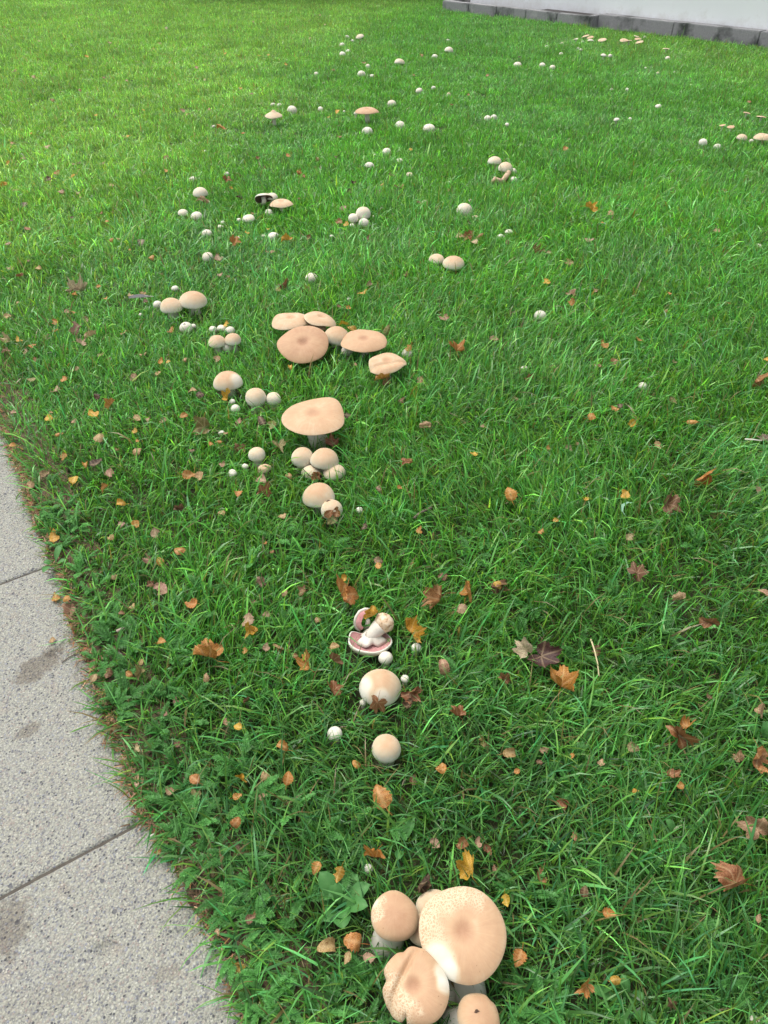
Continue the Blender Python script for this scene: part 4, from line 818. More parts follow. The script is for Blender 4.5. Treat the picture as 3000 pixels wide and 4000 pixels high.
# --- the rest: pixel x, y, size, kind, colour
LEAVES = '''758 3042 48 b o;660 3087 36 b t;762 3096 55 b g;928 3111 35 b o;946 3045 45 c y;922 3211 50 l o;615 3329 28 b o;859 3356 30 b n;980 3588 40 b n;850 3642 24 b t;533 3063 24 b p;
217 2333 46 b o;262 2339 30 l o;205 2501 28 b t;443 2254 26 b t;630 2302 58 b p;582 2284 40 m n;747 2358 52 b o;990 2355 34 l n;515 2368 28 b t;476 2396 24 b n;630 2507 40 b o;546 2631 60 m g;551 2586 24 b t;503 2631 30 b o;
422 2631 40 b n;368 2646 34 b t;883 2821 36 l t;928 2839 36 b y;530 2923 38 m w;687 2736 30 b n;964 2736 40 m n;955 2543 26 b o;805 2646 30 l t;648 2788 22 b n;690 2905 26 b n;
54 1611 26 b p;188 1634 36 b y;199 1611 16 b t;217 1523 44 b p;377 1557 46 m d;362 1614 44 b y;538 1634 38 b t;579 1639 24 b t;524 1684 26 b y;431 1581 48 c o;289 1645 24 b t;232 1696 28 l o;389 1708 40 l t;458 1756 24 l t;539 1765 44 l t;
247 1786 38 b o;335 1816 34 l o;377 1807 50 b d;429 1847 40 b p;175 1850 36 b p;115 1898 40 b t;292 1872 44 b y;416 1904 38 c o;470 1967 44 l y;48 1740 26 b o;717 1624 30 b o;636 1642 30 b g;784 1545 38 l d;750 1527 36 b t;934 1645 30 b p;
937 1747 56 m n;747 1759 22 b n;868 1812 28 b p;738 1856 48 b o;778 1862 42 b t;931 1928 38 b o;699 1985 52 m n;868 2005 34 b t;530 2049 36 b o;476 2049 34 b p;431 2100 30 b t;211 2091 52 b y;606 2079 40 b p;705 2151 40 l o;585 2190 50 m p;
624 2193 36 b o;823 1732 20 b o;853 1726 22 l o;536 1723 18 b o;883 1693 24 b t;1090 1735 64 m g;1021 1642 46 l d;1060 1663 40 b g;1356 1621 30 b d;1582 1807 66 m r;1479 1910 36 l p;1561 1904 20 b o;1850 1771 32 b y;1892 1669 36 b p;
1639 2070 34 b o;1422 2058 30 b d;1127 1862 34 l t;1021 1874 48 b p;1030 1928 66 m r;1102 2015 30 b t;1479 2190 34 b p;1542 1853 40 m g;1570 1563 30 b n;1036 2121 16 b o;1063 2154 20 b r;
2401 1596 32 b o;2422 1584 28 b d;2313 1630 38 l o;2464 1655 42 l y;2630 1566 36 b g;2223 1753 32 b p;2256 1732 20 b n;2142 1747 22 b o;2573 1741 38 b t;2705 1648 36 l o;2988 1717 52 m k;2961 1917 36 b p;2286 1949 32 l y;2172 2033 22 b y;
2114 2076 28 b o;2464 2097 36 b g;2015 1557 20 b n;1193 2308 44 c t;1112 2315 28 b t;1344 2260 36 l y;1479 2212 36 b o;1024 2266 56 m p;1040 2400 30 b p;1729 2251 36 b n;1307 2525 36 b t;1090 2525 52 c t;1042 2525 32 b p;1154 2562 24 b r;
1790 2794 60 c r;1100 2917 58 l o;1392 2984 42 l o;1889 2896 60 m g;1992 2941 60 l t;1970 2652 60 m r;1729 2996 36 b o;990 2462 40 m y;1241 2423 30 l t;2660 2339 62 m p;2775 2432 66 c r;2982 2315 42 b t;2331 2544 48 b n;2476 2920 46 b g;
2976 2782 60 c t;2127 2929 36 b p;2108 2978 26 b n;2235 2953 22 b o;2886 2965 52 m p;2771 2718 28 b n;2350 2978 30 b t;1124 3039 50 b o;1033 3036 46 l t;1027 3111 36 b t;1615 3045 38 b n;1723 3003 42 b o;1699 3295 42 b p;1802 3295 60 l r;
1868 3289 40 l p;1934 3392 28 b n;1006 3573 32 b r;1904 3320 42 l r;2193 3127 54 c r;2621 3030 72 m r;2654 3069 32 b o;2027 3744 64 b o;2112 3422 56 l r;2244 3268 32 b r;2380 3570 52 l o;2401 3829 52 l y;2964 3585 32 b t;2985 3009 40 b o;
2021 3012 26 b o;2283 3482 42 b n;2624 3916 52 m n;2482 3090 26 b y;292 1148 28 b o;383 1120 20 b o;81 1078 32 m r;112 1017 22 b n;36 1048 30 b g;148 1048 26 b t;30 1236 28 b t;214 1259 28 b o;217 1291 22 b o;307 1338 52 m w;
30 1328 52 m w;74 1326 34 b y;18 1374 34 m p;181 1313 24 b t;127 1350 30 b o;99 1374 24 b p;136 1407 24 b r;332 1250 30 b g;262 1217 22 b p;289 1220 18 b o;413 1166 22 b o;509 1154 28 b t;558 1146 26 b t;570 1176 30 b p;666 1289 30 b o;
482 1301 28 b t;392 1386 30 b g;425 1401 16 b r;558 1383 30 b t;630 1410 30 l o;657 1413 22 b y;723 1407 24 l t;301 1440 20 b p;283 1446 18 b p;247 1482 28 b o;121 1482 34 b g;518 1478 40 b t;615 1461 30 b t;847 1404 30 b t;883 1265 26 b y;
594 1009 34 l o;862 1072 28 b p;892 1081 18 b n;738 1075 18 l r;853 1006 36 b p;72 1184 20 l t;1115 1115 46 c r;1087 1133 24 b t;1443 1111 32 l p;1416 1142 36 b y;1362 1202 20 b o;1585 1072 26 b n;1784 1368 62 c o;1732 1241 50 m p;1931 1325 36 b p;
1639 1488 38 b p;1386 1425 20 b t;1136 1434 28 l y;1253 1404 16 b r;1325 1196 20 b n;2136 1102 36 b y;2232 1148 42 m p;2232 1181 34 b o;2220 1027 36 b p;2325 1133 18 b p;2616 1146 15 b o;2845 1184 22 b o;2359 1344 36 b o;2497 1325 26 b o;
2332 1428 30 b t;2398 1416 36 b r;2633 1413 26 b g;2961 1479 64 c r;2995 1405 22 b y;2066 1482 46 m r;2600 1217 18 b r;862 498 40 m o;714 433 36 b p;732 448 18 b t;817 427 18 b t;949 521 18 b o;503 531 22 b y;375 449 16 b y;187 572 28 b w;
89 618 20 b r;30 638 22 b y;51 560 18 b t;223 678 30 b o;187 701 28 b d;282 689 24 b y;18 725 38 m y;63 744 26 b t;235 750 32 b p;306 754 20 b p;316 771 14 b t;434 725 40 b t;289 641 20 b p;310 635 16 b d;398 641 28 b g;648 617 30 b p;594 612 13 b t;
648 666 18 b o;96 801 40 b k;283 849 16 b d;45 861 24 b d;111 894 34 b r;395 831 16 b r;420 864 22 b o;437 939 22 l o;461 933 16 l t;553 948 50 b k;506 976 14 b o;33 953 26 b w;883 707 42 m r;904 735 15 b y;934 771 38 m d;988 834 18 b r;964 909 20 b y;
1163 676 34 c o;1187 689 18 b r;1127 608 22 b o;1238 623 24 l r;1316 611 30 b d;1325 534 28 b r;1319 436 32 b y;1284 457 15 b y;1069 478 28 b p;1380 713 50 l d;1365 747 40 l d;1488 722 20 b o;1479 753 26 b p;1562 732 46 m p;1533 683 24 b p;
1603 584 18 b y;1169 777 20 b r;1338 813 34 b p;1326 867 30 b r;1350 876 24 b y;1054 985 36 b p;1202 930 34 l r;1443 930 34 b n;1844 924 50 c r;1874 921 30 l r;1799 924 38 b t;1850 945 40 b w;1753 743 15 b n;1639 792 22 b n;1982 948 24 b p;
1048 894 16 b y;1009 617 20 b r;1765 409 15 b r;2211 580 24 b o;2817 747 36 m p;2301 936 44 b p;2096 982 46 m r;2136 985 34 b p;2383 834 34 b t;2353 870 18 b y;2799 903 40 b p;2928 398 36 b r;56 278 24 b p;131 301 24 b p;203 391 28 b r;404 303 14 b r;
495 316 14 b p;574 335 12 b r;312 353 14 b r;798 184 20 b r;176 52 16 b r;18 107 20 b r;649 111 20 b w;429 167 18 b t;597 194 14 b t;624 169 14 b t;767 265 16 b p;1013 217 16 b y;1049 215 14 b y;981 369 22 b p;940 344 16 b y;1302 274 16 b r;
1421 246 20 b p;1904 296 20 b r;1615 294 14 b r;1647 217 16 b r;1830 371 14 b r;1762 407 14 b r;2031 223 14 b d;854 488 18 b y;1116 250 14 b y;1250 60 14 b t;880 210 14 b y;340 220 16 b y;533 240 11 b w;660 244 11 b w;800 310 12 b w;1210 150 11 b w;1090 232 10 b w;360 58 11 b w;990 86 10 b w;1270 96 10 b w;150 160 11 b w;455 190 10 b w;700 330 11 b w;250 470 12 b w;560 430 12 b y;120 520 12 b y'''
for r in [r.split() for r in LEAVES.replace('\n', '').split(';') if r.strip()]:
    leaf(float(r[0]), float(r[1]), float(r[2]), r[3], r[4])

# ------------------------------------------------------------------ small odds and ends
def stick(pxs, rad, name, label, mat, cat='twig', z=.03):
    P = [at(x, y, z)[0] for x, y in pxs]; o = P[0].copy()
    t = empty(name, o, label, cat); V, F = tube_vf([p-o for p in P], [rad*(1-.35*i/len(P)) for i in range(len(P))], 7)
    mesh_obj('shaft', V, F, mat, t); LEAFD.append((P[len(P)//2].x, P[len(P)//2].y, (P[-1]-P[0]).length*.4, z)); return t
stick([(1618, 2024), (1640, 2004), (1665, 1992), (1686, 1982)], .0042, 'twig', 'grey bark twig lying in grass on the lawn side', M['bark'], z=.045)
stick([(455, 2466), (482, 2454), (515, 2440)], .004, 'twig', 'grey-brown stick near the path edge', simple('dry_stick', (.42, .34, .27), .8, .2, 50), z=.03)
stick([(2308, 2498), (2322, 2540), (2334, 2590), (2340, 2640)], .0022, 'dry_stalk', 'pale dry stalk beside a small brown leaf in the open lawn', simple('dry_stalk', (.50, .42, .24), .8, .2, 50), 'stalk', .05)
stick([(2910, 1716), (2940, 1717), (2975, 1722)], .003, 'dry_stalk', 'pale stalk pointing at a grey leaf', M['quill'], 'stalk', .05)
stick([(241, 2588), (270, 2567), (301, 2550)], .0013, 'dry_stalk', 'thin dark stalk lying across the path edge below the damp stain', M['bark'], 'stalk', .003)
stick([(651, 3488), (680, 3470), (706, 3452)], .0010, 'dry_stalk', 'thin dark stalk on the slab near the yarrow', M['bark'], 'stalk', .003)
stick([(575, 3275), (600, 3258), (622, 3246)], .0022, 'dry_stalk', 'pale straw on the path by the slab joint', M['quill'], 'stalk', .005)
q0, t0 = at(503, 1162, .04); q1, _ = at(600, 1158, .045)
ft = empty('feather', q0, 'dark feather with a pale shaft lying beside the joined domes', 'feather'); LEAFD.append((.5*(q0.x+q1.x), .5*(q0.y+q1.y), .07, .03))
V, F = tube_vf([(0, 0, 0), (q1-q0)*.5+Vector((0, 0, .006)), q1-q0], [.0012, .0015, .0018], 6); mesh_obj('quill', V, F, M['quill'], ft)
n = 14; V, F = [], []; dv = (q1-q0); sd_ = Vector((-dv.y, dv.x, 0)).normalized()
for i in range(n):
    s_ = i/(n-1); w_ = .014*math.sin(math.pi*min(1, s_*.9+.08))**.6*(1 if s_ < .85 else .5)
    c = dv*s_*.86 + Vector((0, 0, .006*math.sin(math.pi*s_)))
    V += [c+sd_*w_*.6+Vector((0, 0, .004)), c+Vector((0, 0, .0016)), c-sd_*w_+Vector((0, 0, -.002))]
for i in range(n-1):
    for j in range(2): F.append((i*3+j, i*3+j+1, i*3+j+4, i*3+j+3))
mesh_obj('vane', V, F, M['feather'], ft)
# one wide pale grass blade that lies twisted on the turf
P = [at(x, y, z)[0] for x, y, z in ((2478, 1964, .058), (2452, 1962, .064), (2432, 1974, .062), (2430, 1996, .060), (2446, 2018, .060), (2462, 2040, .050))]; o0 = P[0].copy()
gb = empty('grass_blade', o0, 'wide pale bluish grass blade lying twisted in the open lawn', 'grass blade'); V, F = [], []
for i, p_ in enumerate(P):
    d = (P[min(i+1, 5)]-P[max(i-1, 0)]).normalized(); sd_ = d.cross(Vector((0, 0, 1))).normalized(); tw = -.5+.35*i; w_ = .0045*(1-.5*abs(i-2)/3)
    e_ = sd_*math.cos(tw)*w_ + Vector((0, 0, math.sin(tw)*w_)); V += [p_-o0-e_, p_-o0+Vector((0, 0, -.0012)), p_-o0+e_]
for i in range(5):
    for j in range(2): F.append((i*3+j, i*3+j+1, i*3+j+4, i*3+j+3))
mesh_obj('ribbon', V, F, simple('pale_blade', (.20, .36, .24), .4, .15, 60, .1), gb)
# a rosette of plantain and a few broad weeds
def broad_leaf_vf(L, W, lift, bend_):
    n, m = 10, 5; V, F, ve = [], [], []
    for i in range(n):
        s_ = i/(n-1); hw = W*.5*(.10 if s_ < .22 else math.sin(math.pi*min(1, (s_-.22)/.78*.96+.04))**.6)
        r_ = L*s_; z = lift*math.sin(s_*1.5) - bend_*s_*s_
        for j in range(m): c = (j/(m-1)-.5)*2; V.append((c*hw*(1+.05*math.cos(i*2.1)), r_, z+abs(c)*hw*.22)); ve.append(1 if j == 2 else (.5 if j in (1, 3) else 0))
    for i in range(n-1):
        for j in range(m-1): a = i*m+j; F.append((a, a+1, a+m+1, a+m))
    return V, F, ve
def rosette(px, py, n, L, W, name, label, seed, cat='plant'):
    r = random.Random(seed); q, t = at(px, py, .0); q.z = -.01; top = empty(name, q, label, cat); a0 = r.random()*6.28
    for i in range(n):
        V, F, ve = broad_leaf_vf(L*r.uniform(.5, 1.2), W*r.uniform(.8, 1.15), .034*r.uniform(.7, 1.4), .008)
        o = mesh_obj('leaf', V, F, M['broad'], top, attrs={'vein': ve}); o.rotation_euler = (R_(r.uniform(-4, 14)), 0, a0+i*2*math.pi/n+r.uniform(-.3, .3)); o.location.z = .006+.0015*i
    LEAFD.append((q.x, q.y, L*.55, .026)); return top
rosette(1330, 3555, 11, .056, .030, 'plantain_plant', 'broad-leaved plantain rosette on the path side of the front cluster', 3)
rosette(215, 2212, 4, .05, .018, 'dandelion_plant', 'small light green weed rosette growing over the path edge by the joint', 4)
rosette(2975, 2900, 4, .07, .028, 'dock_plant', 'green broad weed beside the rust-coloured maple leaf', 5)
rosette(2640, 3275, 3, .045, .018, 'clover_plant', 'light green broad weed alone in the open lawn', 6)
rosette(2450, 3930, 5, .06, .020, 'daisy_rosette', 'green weed rosette near the salmon orange leaf', 8)
rosette(1570, 3310, 2, .05, .020, 'sorrel_plant', 'pair of oval green leaves behind the front cluster', 9)
# ------------------------------------------------------------------ grass
def blades(x, y, L, width, az, th0, th1, twist, col, z0=None):
    """7-vertex curved blades as flat arrays"""
    n = len(x); z0 = np.full(n, -.008) if z0 is None else z0
    ca, sa = np.cos(az), np.sin(az)
    P = np.zeros((n, 4, 3)); P[:, 0] = np.stack([x, y, z0], -1); th = th0
    for k, f in ((1, .36), (2, .34), (3, .30)):
        th = th0 + (th1-th0)*(k-1)/2.0; d = np.stack([np.sin(th)*ca, np.sin(th)*sa, np.cos(th)], -1)
        P[:, k] = P[:, k-1] + d*(L*f)[:, None]
    wd = np.stack([-sa*np.cos(twist), ca*np.cos(twist), np.sin(twist)], -1)
    V = np.zeros((n, 7, 3))
    for k, wf in ((0, .85), (1, 1.0), (2, .72)):
        V[:, 2*k] = P[:, k] - wd*(width*wf*.5)[:, None]; V[:, 2*k+1] = P[:, k] + wd*(width*wf*.5)[:, None]
    V[:, 6] = P[:, 3]
    return V, P
def blade_mesh(name, V, col, mat):
    n = len(V); me = bpy.data.meshes.new(name); me.vertices.add(n*7); me.vertices.foreach_set('co', V.reshape(-1).astype(np.float32))
    base = (np.arange(n)*7)[:, None]
    lp = np.concatenate([base+np.array([0, 1, 3, 2]), base+np.array([2, 3, 5, 4]), base+np.array([4, 5, 6])], 1)
    me.loops.add(n*11); me.loops.foreach_set('vertex_index', lp.reshape(-1).astype(np.int32))
    st = ((np.arange(n)*11)[:, None] + np.array([0, 4, 8])).reshape(-1); tot = np.tile([4, 4, 3], n)
    me.polygons.add(n*3); me.polygons.foreach_set('loop_start', st.astype(np.int32)); me.polygons.foreach_set('loop_total', tot.astype(np.int32))
    me.polygons.foreach_set('use_smooth', np.ones(n*3, bool))
    me.update(calc_edges=True); me.validate()
    a = me.attributes.new('col', 'FLOAT_COLOR', 'POINT')
    c4 = np.concatenate([np.repeat(col, 7, 0), np.ones((n*7, 1))], 1); a.data.foreach_set('color', c4.reshape(-1).astype(np.float32))
    me.materials.append(mat); return me
def zone_color(x, y):
    """living colour of the turf: dark lush band where the mushroom ring feeds it, yellower outside, bluish patches; near-to-far shading painted in"""
    xb = -1.50 + (y-4)*.19 + .7*(noise2(x, y, .8, 50)-.5)
    yel = sstep(.7, -1.1, x-xb)*sstep(2.2, 4.2, y)
    kn = (x-KA.x)*Kn.x + (y-KA.y)*Kn.y; yel2 = .55*sstep(3.2, 1.0, kn)*sstep(1.0, 3.5, x)
    yel = np.maximum(yel, yel2)*(.75+.5*noise2(x, y, 1.7, 53))
    blue = sstep(.45, .75, noise2(x, y, 1.3, 51))*.55 + .45*sstep(.2, 1.2, x)*sstep(.35, .7, noise2(x, y, 2.6, 52))
    blue = np.clip(blue*(1-yel), 0, 1)
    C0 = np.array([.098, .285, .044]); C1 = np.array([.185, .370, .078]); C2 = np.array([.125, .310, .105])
    yel = np.clip(yel, 0, 1)
    c = C0*(1-yel[:, None]) + C1*yel[:, None]; c = c*(1-.6*blue[:, None]) + C2*.6*blue[:, None]
    c = c*(.88 + .18*sstep(.5, 1.8, y) + .16*sstep(1.8, 5.0, y))[:, None]     # shading and grazing-view brightness painted in: darker in front, brighter further up
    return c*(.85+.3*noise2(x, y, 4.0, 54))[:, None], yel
TINT0 = np.array([.10, .28, .05])

def in_frame(x, y, pad): return (np.abs(x) < .5194*(y*CP + CAM_H*SP) + pad)
Y0, Y1 = .30, 5.9
N = 600000
x = rng.uniform(-3.0, 3.0, N); y = Y0 + (Y1-Y0)*rng.random(N)**1.12
u, v = uv_of(x, y); ev = edge_v(u)
keep = in_frame(x, y, .10) & (rng.random(N) > .9*sstep(4.2, 5.9, y)) & (v > ev + rng.uniform(-.006, .008, N))
x, y, v, ev = x[keep], y[keep], v[keep], ev[keep]
# sparser turf by the path and in worn spots
pr = .9 + .1*sstep(0, .25, v-ev) ; keep = rng.random(len(x)) < pr*(.72+.5*noise2(x, y, 5, 60)); x, y, v, ev = x[keep], y[keep], v[keep], ev[keep]
n = len(x); H = grass_h(x, y); d_e = v-ev
L = H*rng.lognormal(.14, .38, n); longb = rng.random(n) < .07; L[longb] *= rng.uniform(1.3, 2.1, longb.sum()); L = np.clip(L, .012, .13)
flow = 6.28*noise2(x, y, 1.6, 61)*1.3; az = flow + rng.normal(0, 1.5, n)
edge_az = math.atan2(-PV[1], -PV[0]); over = rng.random(n) < .62*sstep(.14, .0, d_e); az[over] = edge_az + rng.normal(0, .8, over.sum())
th0 = np.abs(rng.normal(.30, .28, n)); th1 = th0 + np.abs(rng.normal(.75, .45, n)); th0[over] += .45; th1[over] += .35
th0[longb] += .35; th1 = np.clip(th1, 0, 2.0)
width = np.clip(rng.normal(.0033, .0011, n), .0013, .0065)*(.9+.10*y); width[longb] *= 1.4; width[d_e < .3] *= .95
twist = rng.normal(0, .55, n)
# mushrooms push the grass aside; leaves rest on it
hmax = np.full(n, 9.0); drop = np.zeros(n, bool)
for (mx, my, mr, zb, zt, bx, by, sh) in MUSH:
    if my > Y1+.3: continue
    m_ = (np.abs(x-mx) < mr+.05) & (np.abs(y-my) < mr+.05)
    if not m_.any(): continue
    i = np.nonzero(m_)[0]; d = np.hypot(x[i]-mx, y[i]-my)
    ins = d < mr*.97
    if zb > .045: hmax[i[ins]] = np.minimum(hmax[i[ins]], zb-.012)
    else: drop[i[ins]] = True
    rim = (~ins) & (d < mr+.035); lim = np.maximum(zb+.018, .020) + (d-mr)*.9
    hmax[i[rim]] = np.minimum(hmax[i[rim]], np.where(rng.random(rim.sum()) < .62, lim[rim], 9))
    ds = np.hypot(x[i]-bx, y[i]-by); drop[i[ds < mr*.22]] = True
for (lx, ly, lr, lz) in LEAFD:
    if ly > Y1+.3: continue
    i = np.nonzero((np.abs(x-lx) < lr+.03) & (np.abs(y-ly) < lr+.03))[0]
    if len(i) == 0: continue
    d = np.hypot(x[i]-lx, y[i]-ly); ins = d < lr*1.0
    hmax[i[ins]] = np.minimum(hmax[i[ins]], np.where(rng.random(ins.sum()) < (.84 if lr < .025 else .76), max(lz*.62, .010), 9))
    rim = (~ins) & (d < lr+.022); hmax[i[rim]] = np.minimum(hmax[i[rim]], np.where(rng.random(rim.sum()) < .6, lz*.9+(d[rim]-lr)*.8, 9))
thm = .5*(th0+th1); top = L*np.clip(np.cos(np.minimum(thm, 1.45)), .12, 1) - .008
f = np.clip((hmax+.008)/np.maximum(top+.008, .004), .15, 1); L = L*f
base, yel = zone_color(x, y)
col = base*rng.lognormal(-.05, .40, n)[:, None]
hue = rng.normal(0, 1, n); col[:, 0] *= np.exp(.22*hue); col[:, 2] *= np.exp(-.15*hue + .15*rng.normal(0, 1, n))
col[longb] = col[longb]*1.15+np.array([.015, .03, .025]); pale = rng.random(n) < .06; col[pale] = col[pale]*1.4 + np.array([.03, .05, .02])  # pale bluish sheen put into the colour of long and scattered blades
dry = rng.random(n) < (.035 + .05*sstep(.2, 0, d_e)); col[dry] = np.array([.26, .20, .085])*rng.uniform(.6, 1.2, dry.sum())[:, None]
V, P = blades(x, y, L, width, az, th0, th1, twist, col)
# blades whose upper half would run through a cap are not there
for (mx, my, mr, zb, zt, bx, by, sh) in MUSH:
    if my > Y1+.3: continue
    i = np.nonzero((np.abs(x-mx) < mr+.12) & (np.abs(y-my) < mr+.12))[0]
    for k in (1, 2, 3):
        dd = np.hypot(P[i, k, 0]-mx, P[i, k, 1]-my); zz = P[i, k, 2]; rel = np.clip(1-(dd/(mr*1.0))**2, 0, 1)
        drop[i[(dd < mr*.98) & (zz > zb+.002) & (zz < zb+.006+(zt-zb)*np.sqrt(rel)+.004)]] = True
ok = ~drop; V = V[ok]; col = col[ok]
go = bpy.data.objects.new('grass', blade_mesh('grass', V, col, M['grass'])); COL.objects.link(go)
tag(go, 'green lawn grass around the mushrooms', 'grass', kind='stuff')
print('near blades', len(V), 'tris', len(V)*5)

# ---- tufts for the rest of the lawn, set out by geometry nodes
def tuft_mesh(name, seed, nb, rad, h):
    r = np.random.default_rng(seed); rr = rad*np.sqrt(r.random(nb))*(.6+.4*r.random(nb)); a = r.random(nb)*6.283
    bx, by = rr*np.cos(a), rr*np.sin(a); L = h*r.lognormal(.05, .33, nb); az = r.random(nb)*6.283
    th0 = np.abs(r.normal(.28, .25, nb)); th1 = th0+np.abs(r.normal(.8, .45, nb)); wd = np.clip(r.normal(.0042, .0012, nb), .0018, .008)
    c = TINT0*r.lognormal(-.05, .45, nb)[:, None]; hue = r.normal(0, 1, nb); c[:, 0] *= np.exp(.2*hue); dry = r.random(nb) < .03; c[dry] = np.array([.22, .18, .08])
    V, P = blades(bx, by, L, wd, az, th0, th1, r.normal(0, .5, nb), c, np.zeros(nb)); return blade_mesh(name, V, c, M['grass_tuft'])
def instancer(name, meshes, pts, rot, scl, idx, tint):
    coll = bpy.data.collections.new(name+'_kinds')
    for i, me in enumerate(meshes): coll.objects.link(bpy.data.objects.new(f'{name}_kind_{i:02d}', me))
    me = bpy.data.meshes.new(name); k = len(pts); me.vertices.add(k); me.vertices.foreach_set('co', pts.reshape(-1).astype(np.float32))
    for nm, arr in (('rot', rot), ('scl', scl), ('tint', tint)):
        a = me.attributes.new(nm, 'FLOAT_VECTOR', 'POINT'); a.data.foreach_set('vector', arr.reshape(-1).astype(np.float32))
    a = me.attributes.new('idx', 'INT', 'POINT'); a.data.foreach_set('value', idx.astype(np.int32)); me.update()
    o = bpy.data.objects.new(name, me); COL.objects.link(o)
    ng = bpy.data.node_groups.new(name, 'GeometryNodeTree'); ng.interface.new_socket('Geometry', in_out='INPUT', socket_type='NodeSocketGeometry'); ng.interface.new_socket('Geometry', in_out='OUTPUT', socket_type='NodeSocketGeometry')
    gi = ng.nodes.new('NodeGroupInput'); gout = ng.nodes.new('NodeGroupOutput'); ip = ng.nodes.new('GeometryNodeInstanceOnPoints'); ci = ng.nodes.new('GeometryNodeCollectionInfo')
    ci.inputs['Collection'].default_value = coll; ci.inputs['Separate Children'].default_value = True; ci.inputs['Reset Children'].default_value = True
    m2p = ng.nodes.new('GeometryNodeMeshToPoints'); ng.links.new(gi.outputs[0], m2p.inputs[0]); ng.links.new(m2p.outputs[0], ip.inputs['Points']); ng.links.new(ci.outputs[0], ip.inputs['Instance'])
    ip.inputs['Pick Instance'].default_value = True
    def na(nm, dt):
        nd = ng.nodes.new('GeometryNodeInputNamedAttribute'); nd.data_type = dt; nd.inputs['Name'].default_value = nm; return nd.outputs['Attribute']
    e2r = ng.nodes.new('FunctionNodeEulerToRotation'); ng.links.new(na('rot', 'FLOAT_VECTOR'), e2r.inputs[0]); ng.links.new(e2r.outputs[0], ip.inputs['Rotation'])
    ng.links.new(na('scl', 'FLOAT_VECTOR'), ip.inputs['Scale']); ng.links.new(na('idx', 'INT'), ip.inputs['Instance Index'])
    ng.links.new(ip.outputs[0], gout.inputs[0]); md = o.modifiers.new('set_out', 'NODES'); md.node_group = ng; return o
tufts = [tuft_mesh(f'tuft{i}', 100+i, 300, .13, .040) for i in range(8)]
def tuft_points(n, x0, x1, y0, y1):
    gx, gy = np.meshgrid(np.arange(x0, x1, n), np.arange(y0, y1, n)); x = gx.ravel()+rng.normal(0, n*.38, gx.size); y = gy.ravel()+rng.normal(0, n*.38, gx.size); u, v = uv_of(x, y)
    lawn = ((v > edge_v(u)+.09) | (v < V0-.14))
    kn = (x-KA.x)*Kn.x + (y-KA.y)*Kn.y; ks = (x-KA.x)*Kd.x + (y-KA.y)*Kd.y
    lawn &= (kn > .06) | (ks < -.08)
    near_done = in_frame(x, y, .06) & (y > Y0) & (y < 4.3+1.2*rng.random(len(y))) & (v > edge_v(u))
    k = lawn & ~near_done; return x[k], y[k]
parts = [tuft_points(.125, -11.5, 12, 4.2, 20.5), tuft_points(.10, -6.5, 6.5, -1.2, 4.9)]
x = np.concatenate([p[0] for p in parts]); y = np.concatenate([p[1] for p in parts])
k = np.abs(x) < .62*(y*CP + CAM_H*SP)+1.6; x, y = x[k], y[k]; n = len(x)
hs_ = grass_h(x, y)/.036*rng.uniform(.8, 1.2, n)
for (mx, my, mr, zb, zt, bx, by, sh) in MUSH:
    if my < Y1-.4: continue
    d = np.hypot(x-mx, y-my); hs_ = np.where(d < mr+.07, hs_*.85, hs_)
for (lx, ly, lr, lz) in LEAFD:
    if ly < Y1-.3: continue
    d = np.hypot(x-lx, y-ly); hs_ = np.where(d < lr+.10, np.minimum(hs_, .75), hs_)
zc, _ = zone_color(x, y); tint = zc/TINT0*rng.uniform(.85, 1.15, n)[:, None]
rot = np.stack([rng.normal(0, .06, n), rng.normal(0, .06, n), rng.random(n)*6.283], -1); s_ = rng.uniform(.85, 1.15, n)
o = instancer('lawn_grass', tufts, np.stack([x, y, np.full(n, -.009)], -1), rot, np.stack([s_, s_, hs_], -1), rng.integers(0, len(tufts), n), tint)
tag(o, 'mown green grass of the far lawn', 'grass', kind='stuff'); print('tufts', n)

# ---- yarrow: feathery leaves along the path and between the front mushrooms
def yarrow_mesh(name, seed):
    r = np.random.default_rng(seed); X, Y_, L, W, AZ, T0, T1, Z = [], [], [], [], [], [], [], []
    for f in range(r.integers(4, 7)):
        az = r.random()*6.283; ln = r.uniform(.045, .085); th = r.uniform(.45, 1.0); n = 26; p = np.array([0, 0, .0])
        for i in range(n):
            s_ = i/(n-1); t_ = th+.75*s_; d = np.array([math.sin(t_)*math.cos(az), math.sin(t_)*math.sin(az), math.cos(t_)]); p = p + d*ln/n
            if i < 3: continue
            hw = .013*math.sin(math.pi*min(1, s_*.93+.05))**.7
            for sg in (-1, 1):
                for dz, k in ((0, 1.0), (.35, .6)):
                    X.append(p[0]); Y_.append(p[1]); Z.append(p[2]); AZ.append(az+sg*(1.05+dz*.9)); L.append(hw*k*r.uniform(.8, 1.2)); W.append(.0026); T0.append(1.25+r.normal(0, .2)-dz); T1.append(1.35+r.normal(0, .2)-dz)
        for sgm in range(2):
            X.append(0); Y_.append(0); Z.append(0); AZ.append(az); L.append(ln); W.append(.0016); T0.append(th); T1.append(th+.75)
    a = lambda q: np.array(q, float); n = len(X); c = np.array([.075, .235, .050])*r.lognormal(0, .15, n)[:, None]
    V, P = blades(a(X), a(Y_), a(L), a(W), a(AZ), a(T0), a(T1), r.normal(0, .3, n), c, a(Z)); return blade_mesh(name, V, c, M['weed'])
ym = [yarrow_mesh(f'yarrow{i}', 300+i) for i in range(6)]
n = 5200; x = rng.uniform(-1.4, 1.2, n); y = rng.uniform(.3, 2.7, n); u, v = uv_of(x, y); d_e = v-edge_v(u)
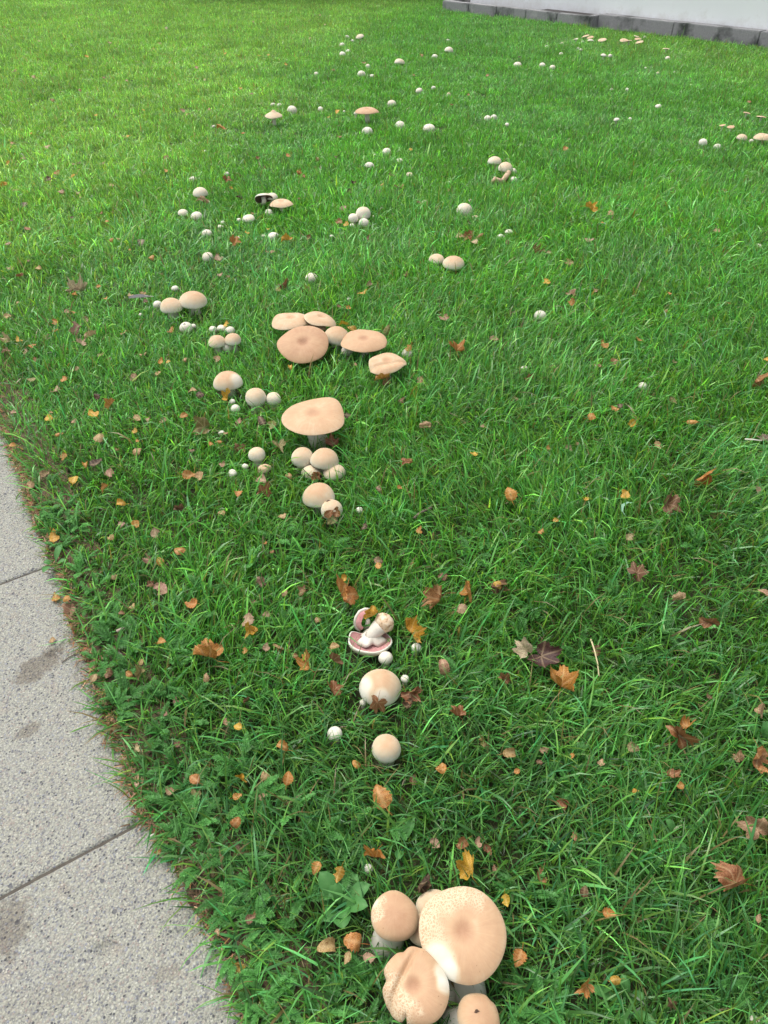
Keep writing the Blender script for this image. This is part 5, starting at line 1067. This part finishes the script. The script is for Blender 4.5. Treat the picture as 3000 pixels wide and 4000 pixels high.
dens = .95*sstep(.16, .02, d_e)*(y < 1.9) + .75*sstep(.55, .1, d_e)*sstep(1.6, .9, y) + .30*sstep(1.5, .3, d_e)*sstep(1.9, 1.2, y)*sstep(.45, .62, noise2(x, y, 5, 71)) + .10*sstep(2.3, .8, y)
k = (d_e > .008) & (rng.random(n) < dens*.42)
for (mx, my, mr, zb, zt, bx, by, sh) in MUSH: k &= np.hypot(x-mx, y-my) > mr+.022
for (lx, ly, lr, lz) in LEAFD: k &= np.hypot(x-lx, y-ly) > lr+.006
x, y, d_e = x[k], y[k], d_e[k]; n = len(x); s_ = rng.uniform(.65, 1.1, n)*(.7+.3*sstep(0, .1, d_e))
o = instancer('yarrow', ym, np.stack([x, y, np.full(n, .002)], -1), np.stack([rng.normal(0, .15, n), rng.normal(0, .15, n), rng.random(n)*6.283], -1), np.stack([s_]*3, -1), rng.integers(0, 6, n), rng.uniform(.75, 1.3, (n, 1))*np.array([1, 1, 1.]))
tag(o, 'feathery green yarrow leaves growing along the path edge', 'yarrow', kind='stuff'); print('yarrow', n)

# ---- dead grass and litter on the lawn edge
n = 4200; u = rng.uniform(.2, 2.8, n); dv = rng.normal(.005, .010, n); x, y = xy_of(u, edge_v(u)+dv)
k = (dv > -.035) & (rng.random(n) < .35+.65*sstep(.35, .6, noise2(x, y, 8, 80))); x, y = x[k], y[k]; n = len(x)
c = np.array([.26, .165, .10])*rng.lognormal(0, .35, n)[:, None]*np.array([1, 1, 1.]); red = rng.random(n) < .3; c[red] *= np.array([1.15, .75, .6]); gr = rng.random(n) < .15; c[gr] = [.12, .16, .05]
V, P = blades(x, y, rng.uniform(.006, .030, n), rng.uniform(.0012, .003, n), rng.random(n)*6.283, rng.uniform(1.2, 1.5, n), rng.uniform(1.35, 1.6, n), rng.normal(0, .3, n), c, np.where(dv[k] < -.012, .002, .008))
do = bpy.data.objects.new('dead_grass', blade_mesh('dead_grass', V, c, M['straw'])); COL.objects.link(do); tag(do, 'brown dead grass litter along the path edge', 'dead grass', kind='stuff')

# ---- hedge past the end of the lawn, shading the last strip of grass
hg = empty('hedge', (-1.3, 16.55, -.01), 'dense dark green hedge closing the far end of the lawn', 'hedge')
n = 14000; hx = rng.uniform(-3.2, 2.9, n); hy = rng.normal(0, .42, n); hz = rng.uniform(.12, 3.2, n)
hx += .3*noise2(hx, hz, 2, 90); hy += .5*(noise2(hx, hz, 1.5, 91)-.5); c = np.stack([hx, hy, hz], -1); V = np.zeros((n, 4, 3)); a = rng.normal(0, 1, (n, 3)); a /= np.linalg.norm(a, axis=1)[:, None]; b = np.cross(a, rng.normal(0, 1, (n, 3))); b /= np.linalg.norm(b, axis=1)[:, None]
for i, (p, q) in enumerate(((-.06, 0), (0, -.035), (.06, 0), (0, .035))): V[:, i] = c + a*p + b*q
mesh_obj('foliage', V.reshape(-1, 3).tolist(), [(4*i, 4*i+1, 4*i+2, 4*i+3) for i in range(n)], M['hedge'], hg, smooth=False)
for i in range(8):
    V, F = tube_vf([(-2.9+i*.82, 0, 0), (-2.85+i*.82, .06, .8), (-2.95+i*.82, -.05, 1.9)], [.05, .035, .012], 7); mesh_obj('trunk', V, F, M['bark'], hg)
